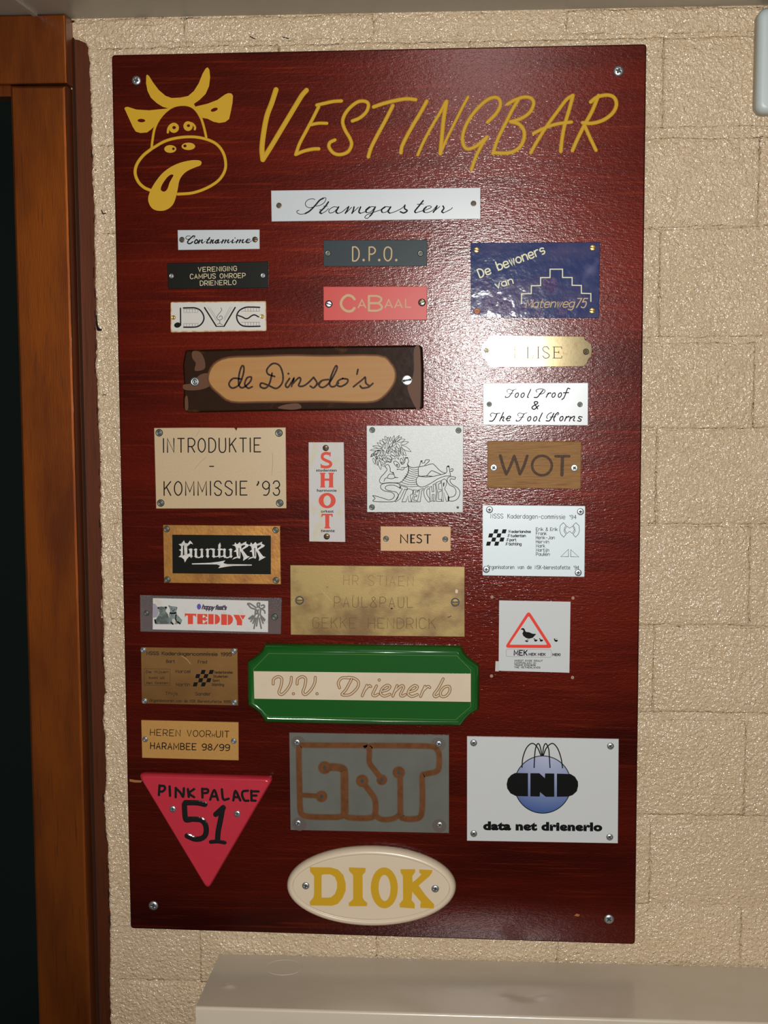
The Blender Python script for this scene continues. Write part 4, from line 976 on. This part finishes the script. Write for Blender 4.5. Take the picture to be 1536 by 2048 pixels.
# 18 large tarnished brass plate
GG = Z(560, 1120, 3.938)
pq, h = plaque('nameplate', GG(80,40, 1455,52, 1455,606, 84,590), 0.0018, 'brass_old', 'large tarnished brass plate with three lines of faint thin capitals and two slotted screws', bev=0.7)
k = Ink(h); stext(k, 'PAUL&PAUL', GG(428, 370)[0], GG(1046, 374)[0], 20.5, 0.9, gap=5); stext(k, 'GEKKE', GG(258, 535)[0], GG(596, 538)[0], 20.5, 0.9, gap=4); stext(k, 'HENDRICK', GG(695, 538)[0], GG(1224, 540)[0], 20.5, 0.9, gap=4)
k.build('lettering', 'engrave', pq)
k = Ink(h); stext(k, 'HR STIAEN', GG(500, 195)[0], GG(1048, 205)[0], 19, 0.8, gap=5); k.build('worn_lettering', 'engrave_faint', pq)
k = Ink(h); k.stroke(GG(325,238, 370,285, 408,325), 0.8); k.build('scratch', 'tan_ink', pq)
k = Ink(h); k.fill(GG.ell(1391,247,11,16)); k.build('paint_spot', 'cream', pq)
k = Ink(h); k.fill(GG.ell(880,382,9,6)); k.build('stain', 'dull_ink', pq)
k = Ink(h); k.stroke(GG(1322,452, 1348,442), 1.2); k.build('stain', 'dull_ink', pq)
screw(pq, 599, 1200.8, h, 6.6, 'flatslot', 'brass_old', 0, ring=(1.35, 'steel_dark')); screw(pq, 910.5, 1204.5, h, 6.6, 'flatslot', 'brass_old', 0, ring=(1.35, 'steel_dark'))
# 19 clear acrylic over a printed card
GH = Z(260, 1180, 4.8)
pc = GH(95,50, 1455,78, 1447,425, 98,400)
pq, h = plaque('acrylic_nameplate', pc, 0.0028, 'acrylic', 'clear plastic plate over a white card with two bears and thick red capitals', parts='cover')
hc = BT + 0.0029
card = slab('card', GH(220,78, 1327,105, 1325,405, 218,378), [(0, hc), (0, hc + 0.0003)], 'card', pq); hc += 0.0004
BX = Z(300, 1190, 19.2)
k = Ink(hc); k.fill(BX(112,330, 200,335, 300,470, 345,560, 330,700, 260,850, 118,880)); k.build('bear_backdrop', 'bear_halo', card)
k = Ink(hc + 0.0001)
k.fill(BX(290,460, 380,450, 440,440, 520,455, 580,440, 650,450, 655,500, 620,540, 600,620, 680,720, 740,900, 770,1120, 230,1120, 165,1000, 165,940, 240,920, 300,800, 360,700, 340,560))
k.build('brown_bear', 'teddy', card)
k = Ink(hc + 0.0002)
k.fill(BX(700,390, 760,410, 830,430, 980,440, 1050,470, 1050,510, 1010,620, 1030,740, 1160,880, 1235,960, 1200,1080, 1010,1120, 775,1120, 745,900, 720,740, 770,700, 770,560)); k.build('pale_bear', 'teddy2', card)
k = Ink(hc + 0.0003)
for x, y, q in ((610,480,40), (315,500,30), (735,425,18), (1030,490,18), (825,535,19), (940,555,19), (885,605,24)): k.fill(BX.ell(x, y, q, q, 0, 10))
k.stroke(BX(775,690, 860,705, 990,690), 3.2); k.stroke(BX(1000,760, 985,900, 1010,1000), 2.2); k.stroke(BX(825,1060, 880,1118), 3.0); k.stroke(BX(1060,1030, 1150,1100), 3.0); k.stroke(BX(190,960, 215,1080), 3); k.build('bear_marks', 'black_ink', card)
k = Ink(hc + 0.0003); k.fill(BX.ell(915,1010,70,105,-10,16)); k.build('pale_paw', 'paper', card)
k = Ink(hc + 0.0001)
k.fill(GH(525,225, 636,228, 636,262, 620,245, 605,245, 605,328, 555,328, 555,245, 540,245, 527,260))
FX = Z(380, 1195, 9.309)
k.fill(FX(135,305, 322,308, 322,368, 290,352, 250,322, 236,330, 236,378, 252,376, 290,352, 300,388, 322,392, 322,420, 300,412, 290,440, 262,424, 236,418, 236,470, 250,488, 292,452, 322,440, 322,498, 135,495))
k.fill(FX(340,308, 440,310, 440,498, 340,497)); k.fill(FX(462,310, 515,322, 548,358, 560,405, 548,455, 510,490, 462,500)); k.fill(FX(580,312, 688,314, 688,512, 580,510)); k.fill(FX(702,314, 760,328, 792,365, 802,412, 788,465, 750,500, 702,515))
k.fill(FX(806,320, 915,325, 972,432, 968,520, 872,515, 870,440)); k.fill(FX(930,328, 1035,330, 985,416)); k.build('red_capitals', 'orange_red', card)
k = Ink(hc + 0.0001); k.fill(GH.ell(662,160,20,28)); k.build('violet_blot', 'violet', card)
k = Ink(hc + 0.0001); 
stext(k, 'happy', GH(692, 180)[0], GH(802, 188)[0], 8, 2.0, shear=0.25, gap=2.5); stext(k, "feet's", GH(818, 186)[0], GH(920, 188)[0], 8, 2.0, shear=0.25, gap=2.5); k.build('handwriting', 'violet_ink', card)
k = Ink(hc + 0.0001)
many(k, GH, 13, (1130,130, 1160,170, 1205,185), (1130,140, 1150,130, 1210,170), (1225,165, 1222,130, 1245,128, 1240,165, 1262,180), (1260,150, 1285,145, 1290,165, 1265,180), (1205,185, 1200,240, 1190,260), (1255,185, 1250,230, 1265,260), (1262,180, 1290,200, 1295,222),
     (1190,255, 1150,280), (1190,262, 1160,302), (1200,270, 1180,320), (1210,270, 1190,370), (1225,270, 1215,345), (1240,270, 1260,368), (1255,262, 1290,295), (1258,270, 1278,320), (1215,190, 1235,240, 1225,262), (1235,190, 1215,230), (1140,275, 1180,245), (1260,250, 1295,285))
k.build('ragged_figure', 'grey_line', card)
screw(pq, 293, 1226, h, 5.4, 'rivet', 'rivet'); screw(pq, 549.5, 1233.5, h, 6.6, 'rivet', 'rivet')
# 20 duck crossing sticker
GI = Z(960, 1180, 7.314)
pq, h = plaque('sticker', GI(280,152, 1325,172, 1308,1212, 1200,1208, 760,1195, 330,1185, 272,1180), 0.0007, 'sticker', 'white square sticker with a red warning triangle around a black duck and ducklings', cat='sticker', bev=0.3, group=None)
k = Ink(h); tri = GI(712,325, 1045,820, 1020,850, 400,845, 378,815)
tri = rounded(GI(712,300, 1065,850, 358,845), 9, 6); tin = rounded(GI(712,378, 985,802, 428,800), 3, 4)
k.fill(tri, [tin]); k.build('warning_triangle', 'sign_red', pq)
k = Ink(h)
k.fill(GI(594,575, 612,560, 632,556, 652,570, 660,595, 672,612, 720,618, 770,640, 822,642, 800,670, 770,700, 720,712, 670,700, 632,670, 620,635, 635,605, 630,585, 610,582)); k.fill(GI(652,740, 690,735, 705,752, 690,765, 668,755))
k.stroke(GI(690,710, 690,740), 0.7, curve=False); k.stroke(GI(710,712, 708,748), 0.7, curve=False)
for dx in (0, 82): k.fill(GI([(x + dx, y) for x, y in ((780,712), (795,703), (805,722), (843,728), (835,748), (812,756), (792,745), (795,725))]))
k.fill(GI(1080,712, 1092,706, 1100,728, 1138,730, 1138,745, 1118,760, 1095,752, 1085,735)); k.stroke(GI(1095,712, 1132,712), 0.5, curve=False)
def bt(ink, z, t, x0, y0, x1, y1, **kw):
    (a, b), (c, d) = z(x0, y0, x1, y1); btext(ink, t, a, b, c, d, **kw)
stext(k, 'MEK', GI(500, 953)[0], GI(688, 955)[0], 9.6, 1.7); stext(k, 'MEK', GI(715, 957)[0], GI(818, 958)[0], 4.6, 1.1); stext(k, 'MEK', GI(850, 958)[0], GI(955, 960)[0], 4.6, 1.1); stext(k, 'MEK!', GI(1062, 960)[0], GI(1172, 963)[0], 4.4, 1.1)
for t, x0, x1, y in (('MOEST ENDE KRAUT', 508, 915, 1044), ('CAMPUSLAAN 21', 505, 815, 1076), ('7522NE ENSCHEDE', 503, 815, 1108), ('THE NETHERLANDS', 502, 880, 1142)): stext(k, t, GI(x0, y)[0], GI(x1, y + 4)[0], 3.0, 0.6, gap=4)
k.build('print', 'black_ink', pq)
k = Ink(h); k.stroke(rounded(GI(382,862, 1045,872, 1045,985, 382,975), 4, 4), 0.5, closed=True, curve=False); k.build('word_box', 'grey_line', pq)
sl = slab('tape_remnant', GI(228,1040, 275,1045, 275,1190, 222,1188), [(0, BT + 0.0001), (0, BT + 0.0004)], 'paper', pq)
# 21 copper coloured plate with faded names
GJ = Z(270, 1280, 6.98)
pq, h = plaque('nameplate', GJ(80,100, 1432,120, 1442,918, 92,888), T0, 'copper95', 'coppery plate with faded names round a black chequered logo, below the clear plastic plate')
k = Ink(h); checks(k, GJ, 856, 418, 57, 57.5, 17); k.build('chequered_logo', 'black_ink', pq)
k = Ink(h)
stext(k, 'NSSS Kaderdagencommissie 1995', GJ(165, 206)[0], GJ(1345, 222)[0], 6.2, 1.25, gap=3.5)
for t, x0, x1, y in (('Bart', 438, 555, 318), ('Fred', 880, 1002, 326), ('Marcel', 568, 768, 458), ('Martin', 575, 765, 642), ('Sander', 845, 1055, 772)): stext(k, t, GJ(x0, y)[0], GJ(x1, y)[0], 6.0, 0.95, gap=3.5)
for i, (t, x0, x1) in enumerate((('Nederlandse', 1105, 1360), ('Studenten', 1095, 1292), ('Sport', 1085, 1180), ('Stichting', 1075, 1240))): stext(k, t, GJ(x0, 466 + 57 * i)[0], GJ(x1, 468 + 57 * i)[0], 4.6, 0.9, gap=3.5)
k.build('lettering', 'dull_ink', pq)
k = Ink(h)
stext(k, 'Organisatoren van de NSK Bierestafette 1995', GJ(205, 860)[0], GJ(1335, 880)[0], 5.0, 0.8, gap=3.5); stext(k, 'Thijs', GJ(425, 765)[0], GJ(590, 768)[0], 6, 0.8)
k.stroke(GJ(125,400, 490,408, 488,635, 130,630), 0.6, closed=True, curve=False)
for t, x0, x1, y in (('De Wijzen', 155, 465, 460), ('komt uit', 200, 410, 542), ('Het Oosten', 160, 460, 614)): stext(k, t, GJ(x0, y)[0], GJ(x1, y)[0], 4.4, 0.8)
k.build('faded_lettering', 'dull_ink', pq)
k = Ink(h); k.stroke(GJ(640,212, 720,268, 772,330), 0.7); k.build('scratch', 'tan_ink', pq)
for x, y in ((286.5, 1300), (468, 1302), (289, 1402), (469, 1405)): screw(pq, x, y, h, 6.2, 'rivet', 'steel')
# 22 green shield with cream band
GK = Z(480, 1280, 3.135)
oct_ = GK(160,20, 780,26, 1385,34, 1402,70, 1425,98, 1455,122, 1500,155, 1502,290, 1500,432, 1450,462, 1420,492, 1400,518, 1385,536, 780,528, 160,515, 145,488, 122,455, 92,430, 48,402, 46,265, 48,130, 90,105, 122,78, 145,52)
pq, h = plaque('painted_sign', oct_, 0.014, 'green', 'glossy green eight-sided sign with a cream band and gold outlined script', cat='sign',
               prof=[(0, BT + 0.0001), (0, BT + 0.004), (1.0, BT + 0.0075), (3.0, BT + 0.0105), (6.0, BT + 0.0128), (9.5, BT + 0.0142), (11.2, BT + 0.0145), (12.2, BT + 0.0134), (13.2, BT + 0.0140)], smooth=True)
h = BT + 0.0142
k = Ink(h); k.stroke(GK(180,84, 1360,99, 1446,186, 1446,418, 1352,500, 180,480, 85,402, 85,182), 0.6, closed=True, curve=False); k.build('edge_line', 'green_line', pq)
band = slab('band', GK(86,196, 1447,212, 1447,388, 90,368), [(0, h - 0.0003), (0, h + 0.0003)], 'cream', pq)
sv = [(208,276, 212,245, 240,230, 262,245, 256,290, 244,328, 262,342, 295,312, 318,270, 322,234), (358,276, 362,245, 390,230, 412,245, 406,290, 394,328, 412,342, 445,312, 468,270, 472,234),
      (690,238, 640,238, 616,268, 624,300), (700,245, 665,310, 640,342, 690,342, 735,300, 742,262, 715,240, 680,234), (795,285, 766,350), (778,318, 808,288, 820,292), (856,288, 832,340, 848,350, 866,340),
      (888,322, 925,312, 940,292, 920,284, 892,305, 882,335, 905,352, 940,340), (985,286, 958,352), (968,326, 1010,288, 1026,298, 1006,340, 1018,352, 1038,342), (1062,325, 1098,314, 1112,294, 1092,286, 1064,308, 1054,338, 1078,354, 1112,342),
      (1160,290, 1132,354), (1144,322, 1176,292, 1190,298), (1274,244, 1245,300, 1216,342, 1228,356, 1246,346), (1312,292, 1282,296, 1258,325, 1262,352, 1290,352, 1314,324, 1312,292)]
for w0, w1, dots in ((0, 2, ((335,337,10), (483,337,10))), (2, len(sv), ((873,251,10),))):
    k = Ink(h + 0.0004)
    for s_ in sv[w0:w1]: cl = s_[:2] == s_[-2:]; k.stroke(GK(*(s_[:-2] if cl else s_)), 18.5 / GK.s, closed=cl)
    for x, y, q in dots: k.fill(GK.ell(x, y, q, q, 0, 14))
    k.build('lettering', 'gold_brown', band)
    k = Ink(h + 0.00055)
    for s_ in sv[w0:w1]: cl = s_[:2] == s_[-2:]; k.stroke(GK(*(s_[:-2] if cl else s_)), 7.5 / GK.s, closed=cl)
    for x, y, q in dots: k.fill(GK.ell(x, y, q * 0.45, q * 0.45, 0, 10))
    k.build('letter_centres', 'cream', band)
# 23 gold two-line plate
GL = Z(240, 1430, 4.655)
pq, h = plaque('nameplate', GL(196,48, 1103,68, 1104,424, 205,400), T0, 'gold_plate', 'gold plate with two lines of thin black capitals, above the red triangle')
k = Ink(h); stext(k, 'HEREN VOOR', GL(282, 190)[0], GL(842, 204)[0], 12.3, 1.15); stext(k, 'H', GL(858, 204)[0], GL(880, 204)[0], 6.2, 0.85); stext(k, 'UIT', GL(896, 204)[0], GL(1013, 208)[0], 12.3, 1.3)
stext(k, 'HARAMBEE 98/99', GL(284, 314)[0], GL(1018, 332)[0], 12.3, 1.5)
k.build('lettering', 'black_ink', pq)
screw(pq, 290.5, 1478.5, h, 6, 'rivet', 'steel'); screw(pq, 467.5, 1482, h, 6, 'rivet', 'steel')
# 24 crimson triangle
tri0 = GL(165,535, 1440,574, 822,1630); tri = rounded(tri0, 15, 6)
def tri_inset(p, d): return rounded(inset(tri0, d), max(6.0, 15 - d * 0.6), 6)
pq, h = plaque('triangular_sign', tri, 0.016, 'pink', 'thick crimson triangle pointing down with hand-painted black letters and a number', cat='sign',
               prof=[(0, BT + 0.0001), (0, BT + 0.009), (1.0, BT + 0.0125), (3, BT + 0.0150), (5, BT + 0.016)], smooth=True, ins=tri_inset)
k = Ink(h, rise=0.0005)
def mn(w, *st):
    for s in st: k.stroke(GL(*s), w * 1.2 / GL.s)
mn(19, (368,655, 362,745), (368,660, 410,662, 418,690, 395,712, 366,712), (462,665, 466,752), (518,765, 520,680), (518,680, 560,720, 588,760, 595,682), (632,690, 640,762), (692,688, 645,728, 690,765),
   (765,685, 768,768), (765,690, 815,692, 815,722, 770,728), (840,788, 878,700, 912,792), (858,758, 900,758), (948,692, 962,785, 1012,780), (1055,795, 1075,708, 1120,795), (1060,765, 1100,765), (1190,705, 1145,712, 1138,750, 1160,795, 1195,798), (1222,705, 1225,798), (1222,710, 1290,712), (1222,750, 1270,750), (1222,796, 1262,798))
mn(42, (790,832, 720,818, 610,815), (600,830, 602,890, 612,970, 650,975), (612,972, 690,970, 760,980, 798,1030, 800,1100, 768,1145, 700,1155, 625,1125), (962,862, 925,895, 892,925), (955,870, 935,980, 915,1080, 908,1170)); mn(30, (845,1182, 910,1178, 975,1188))
k.build('lettering', 'tar', pq)
screw(pq, 345.5, 1618, h, 7, 'cross', 'steel'); screw(pq, 474.5, 1627.5, h, 7, 'cross', 'steel')
# 25 circuit board
GM = Z(570, 1460, 4.518)
pq, h = plaque('circuit_board_nameplate', GM(38,24, 1482,48, 1482,932, 50,904), 0.0018, 'pcb', 'grey circuit board plate with copper tracks forming three letters', bev=0.4)
k = Ink(h)
for x, y in ((108,112), (1390,125), (118,842), (1398,858)):
    k = Ink(h); k.fill(GM.ell(x + (12 if x < 700 else -4), y + (3 if y < 400 else 8), 66, 60, 20, 20)); k.build('stain', 'pcb_stain', pq)
k = Ink(h)
tracks = [((150,135, 400,138, 700,140, 735,148, 762,180, 762,290, 800,350, 862,430), 46), ((765,165, 790,142, 1000,142, 1320,148, 1375,180, 1392,230, 1390,340, 1360,378, 1270,398, 1240,420, 1242,560, 1238,730, 1215,790, 1150,805, 1080,800, 1045,770, 1042,600, 1040,440), 48),
          ((150,135, 126,170, 128,400, 132,560, 138,720, 165,770, 240,785, 400,788, 490,785, 530,760, 540,640), 48), ((538,760, 560,785, 620,795, 760,795, 812,760, 815,640, 770,560, 715,490), 48), ((815,760, 845,795, 900,810, 980,800, 1035,765), 44), ((135,585, 180,590, 320,598), 40), ((540,740, 538,560, 536,400, 520,350, 440,335, 370,340), 66)]
for mname, ex in (('copper_dark', 13), ('copper', 0)):
    k = Ink(h + (0.0001 if ex else 0.0003))
    for s, w in tracks: k.stroke(GM(*s), (w + ex) / GM.s)
    for x, y, r in ((358,340,56), (330,600,50), (697,460,54), (875,450,46), (1028,385,54)):
        k.fill(GM.ell(x, y, r + ex / 2, r + ex / 2, 0, 24), [] if ex else [GM.ell(x, y, 16, 19, 0, 12)])
    o = k.build('copper_tracks' if not ex else 'track_edges', mname, pq)
for x, y in ((358,340), (330,600), (697,460), (875,450), (1028,385)):
    k = Ink(h + 0.00032); k.fill(GM.ell(x, y, 15, 18, 0, 12)); k.build('pad_hole', 'steel_dark', pq)
for x, y in ((108,112), (1390,125), (118,842), (1398,858)): (a, b), = GM(x, y); screw(pq, a, b, h, 7.0, 'cross', 'steel', 30)
# 26 white plate with globe logo
GN = Z(920, 1460, 4.655)
pq, h = plaque('nameplate', GN(65,60, 1478,85, 1470,1056, 65,1032), 0.002, 'sticker', 'large white plate with a blue globe banded by black block letters')
hh = h; k = Ink(h); k.fill(GN.ell(768, 508, 266, 266, 0, 48)); o = k.build('globe', 'globe', pq)
k = Ink(h + 0.0001); k.stroke(GN.ell(770, 508, 264, 267, 0, 48), 1.7, closed=True, curve=False)
w = 8
many(k, GN, 9, (577,348, 585,260, 615,175, 655,130, 690,130, 725,170, 752,235), (690,350, 695,240, 705,165, 725,127, 745,150, 762,235), (955,352, 940,260, 910,175, 870,128, 835,135, 800,175, 775,240), (838,350, 832,250, 825,175, 800,127, 780,155, 768,235))
k.fill(GN(512,400, 633,402, 633,618, 520,615, 470,590, 440,545, 434,505, 445,455, 475,420)); k.fill(GN(655,402, 738,402, 790,448, 792,404, 878,405, 878,622, 798,622, 745,578, 742,620, 655,618))
k.fill(GN(902,406, 1030,410, 1070,435, 1098,480, 1100,520, 1088,570, 1050,605, 1010,620, 902,622))
bt(k, GN, 'data net drienerlo', 215, 850, 1325, 934, bold=0.062, tilt=2.4, space=1.08)
k.build('lettering', 'black_ink', pq)
for x, y in ((127,120), (1401,150), (128,965), (1394,997)): (a, b), = GN(x, y); screw(pq, a, b, h, 7.0, 'cross', 'steel', 50)
# 27 ivory oval
GO = Z(560, 1680, 4.151)
(cx, cy), = GO(758, 386)
pq, h = plaque('oval_sign', ell(cx, cy, 703 / 4.151, 328 / 4.151, 0.8, 72), 0.014, 'diok', 'ivory oval sign with four ochre slab-serif capitals, at the foot of the board', cat='sign',
               prof=[(0, BT + 0.0001), (0, BT + 0.005), (0.8, BT + 0.0085), (3.0, BT + 0.0115), (6.5, BT + 0.0135), (10.5, BT + 0.0142), (12.3, BT + 0.0138), (12.8, BT + 0.0126), (13.6, BT + 0.0126)], smooth=True)
(gx, gy), = GO(752, 395); h = BT + 0.0128
k = Ink(h + 0.0001); k.stroke(ell(cx, cy, 703 / 4.151 - 13.2, 328 / 4.151 - 13.2, 0.8, 72), 0.5, closed=True, curve=False); k.build('groove', 'groove_line', pq)
k = Ink(h, rise=0.0005)
k.fill(GO(248,226, 420,228, 480,245, 525,290, 545,360, 545,420, 520,480, 480,530, 430,545, 250,542, 246,515, 275,480, 283,455, 283,300, 272,285, 250,262), [GO(345,292, 360,284, 420,284, 455,305, 474,350, 474,400, 455,450, 425,475, 400,479, 345,478)])
k.fill(GO(572,228, 710,232, 710,262, 685,290, 686,480, 700,502, 725,525, 722,548, 572,548, 572,522, 590,508, 608,490, 607,290, 590,272, 574,255))
k.fill([tuple(p) for p in GO.ell(866, 397, 112, 169, -1, 40)], [GO.ell(868, 398, 50, 110, -1, 28)])
k.fill(GO(1000,243, 1122,243, 1122,265, 1098,300, 1100,352, 1135,325, 1175,285, 1156,268, 1158,245, 1265,250, 1262,270, 1240,300, 1150,378, 1210,462, 1250,505, 1280,535, 1278,568, 1165,562, 1165,535, 1172,515, 1098,428, 1092,500, 1118,530, 1118,568, 995,558, 993,530, 1022,495, 1020,295, 1002,270))
k.build('lettering', 'gold', pq)
screw(pq, 611.5, 1771.5, h, 7.6, 'cross', 'steel', 20); screw(pq, 870.5, 1777.5, h, 7.8, 'cross', 'steel', 20)

# ================================================================== BELOW AND BESIDE
# ---- pale steel cabinet under the board
zt = at(440, 1905, 0.001).z
pf = at_z(388, 2014, zt); x0 = at(440, 1905, 0.001).x; dep = -pf.y
cab = root('steel_cabinet', (x0 + 0.4, -dep / 2, 0), 'pale grey enamelled steel cabinet against the wall below the board, its dented top showing', 'cabinet')
def bbox_obj(name, x0, x1, y0, y1, z0, z1, m, parent, bev, seg=3):
    V, Fc = box(x0, x1, y0, y1, z0, z1); o = mesh_obj(name, V, Fc, m, parent)
    b = o.modifiers.new('bevel', 'BEVEL'); b.width = bev; b.segments = seg; b.limit_method = 'ANGLE'
    for p in o.data.polygons: p.use_smooth = True
    return o
X1 = XR - 0.05
# the top as a fine sheet so that its dents are real
def dent(x, y):
    z = 0.0
    for px_, py_, rx, ry, d in ((1053, 1990, 0.030, 0.020, -0.0022), (1015, 1996, 0.012, 0.012, 0.0010), (1085, 1993, 0.012, 0.010, 0.0008), (459, 1972, 0.0055, 0.006, 0.0022)):
        c = at_z(px_, py_, zt); q = ((x - c.x) / rx) ** 2 + ((y - c.y) / ry) ** 2
        z += d * math.exp(-q * 1.6)
    return z
nx, ny = 360, 44; V = []; Fc = []
for j in range(ny + 1):
    for i in range(nx + 1):
        x = x0 + (X1 - x0) * i / nx; y = -dep + 0.003 + (dep - 0.0085) * j / ny
        V.append((x, y, zt + dent(x, y)))
for j in range(ny):
    for i in range(nx): q = j * (nx + 1) + i; Fc.append((q, q + 1, q + nx + 2, q + nx + 1))
b0 = len(V); fr = []
for a in range(0, 5):
    t = a / 4 * math.pi / 2
    for i in (0, nx): V.append((V[i][0], -dep + 0.003 - 0.003 * math.sin(t), zt - 0.003 + 0.003 * math.cos(t)))
for a in range(4): Fc.append((b0 + 2 * a, b0 + 2 * a + 1, b0 + 2 * a + 3, b0 + 2 * a + 2))
mesh_obj('top_panel', V, Fc, 'cab', cab, smooth=True)
V, Fc = box(x0, X1, -dep, -0.0055, 0.0, zt - 0.003)
mesh_obj('body', V, Fc, 'cab', cab)
# knock-out ring pressed into the top
c = at_z(568, 1935, zt); rr = 0.0215
V = []; Fc = []; N = 40
for q in ((rr - 0.0006, 0), (rr - 0.0002, 0.0005), (rr + 0.0002, 0.0005), (rr + 0.0006, 0)):
    for i in range(N):
        a = 2 * math.pi * i / N; V.append((c.x + q[0] * math.cos(a), c.y + q[0] * math.sin(a), zt + 0.0001 + q[1]))
for k_ in range(3):
    for i in range(N): Fc.append((k_ * N + i, k_ * N + (i + 1) % N, (k_ + 1) * N + (i + 1) % N, (k_ + 1) * N + i))
mesh_obj('knockout_ring', V, Fc, 'cab', cab, smooth=True)

# ---- pale plastic box on the wall, upper right
(xa, xb_) = (at(1516, 120, 0.03).x, at(1516, 120, 0.03).x + 0.11); za, zb = at(1530, 228, 0.02).z, at(1530, 17, 0.02).z
jb = root('wall_box', ((xa + xb_) / 2, 0, (za + zb) / 2), 'pale grey plastic box with rounded corners on the wall at the upper right', 'box')
def rrect(x0, x1, z0, z1, r, n=5):
    out = []
    for cx_, cz_, a0 in ((x1 - r, z1 - r, 0), (x0 + r, z1 - r, 90), (x0 + r, z0 + r, 180), (x1 - r, z0 + r, 270)):
        for i in range(n + 1):
            a = math.radians(a0 + 90 * i / n); out.append((cx_ + r * math.cos(a), cz_ + r * math.sin(a)))
    return out
V = []; Fc = []
rings = [(0.0, 0.0008, 0.010), (0.0, 0.022, 0.010), (0.0012, 0.026, 0.009), (0.004, 0.0285, 0.007), (0.007, 0.029, 0.006)]
for d, hgt, r in rings:
    for x, z in rrect(xa + d, xb_ - d, za + d, zb - d, r): V.append((x, -hgt, z))
n = 24
for q in range(len(rings) - 1):
    for i in range(n): Fc.append((q * n + i, q * n + (i + 1) % n, (q + 1) * n + (i + 1) % n, (q + 1) * n + i))
Fc.append(tuple(range((len(rings) - 1) * n, len(rings) * n))); Fc.append(tuple(range(n)))
mesh_obj('housing', V, Fc, 'abs', jb, smooth=True)

for o in bpy.data.objects:
    if '_o' in o: del o['_o']
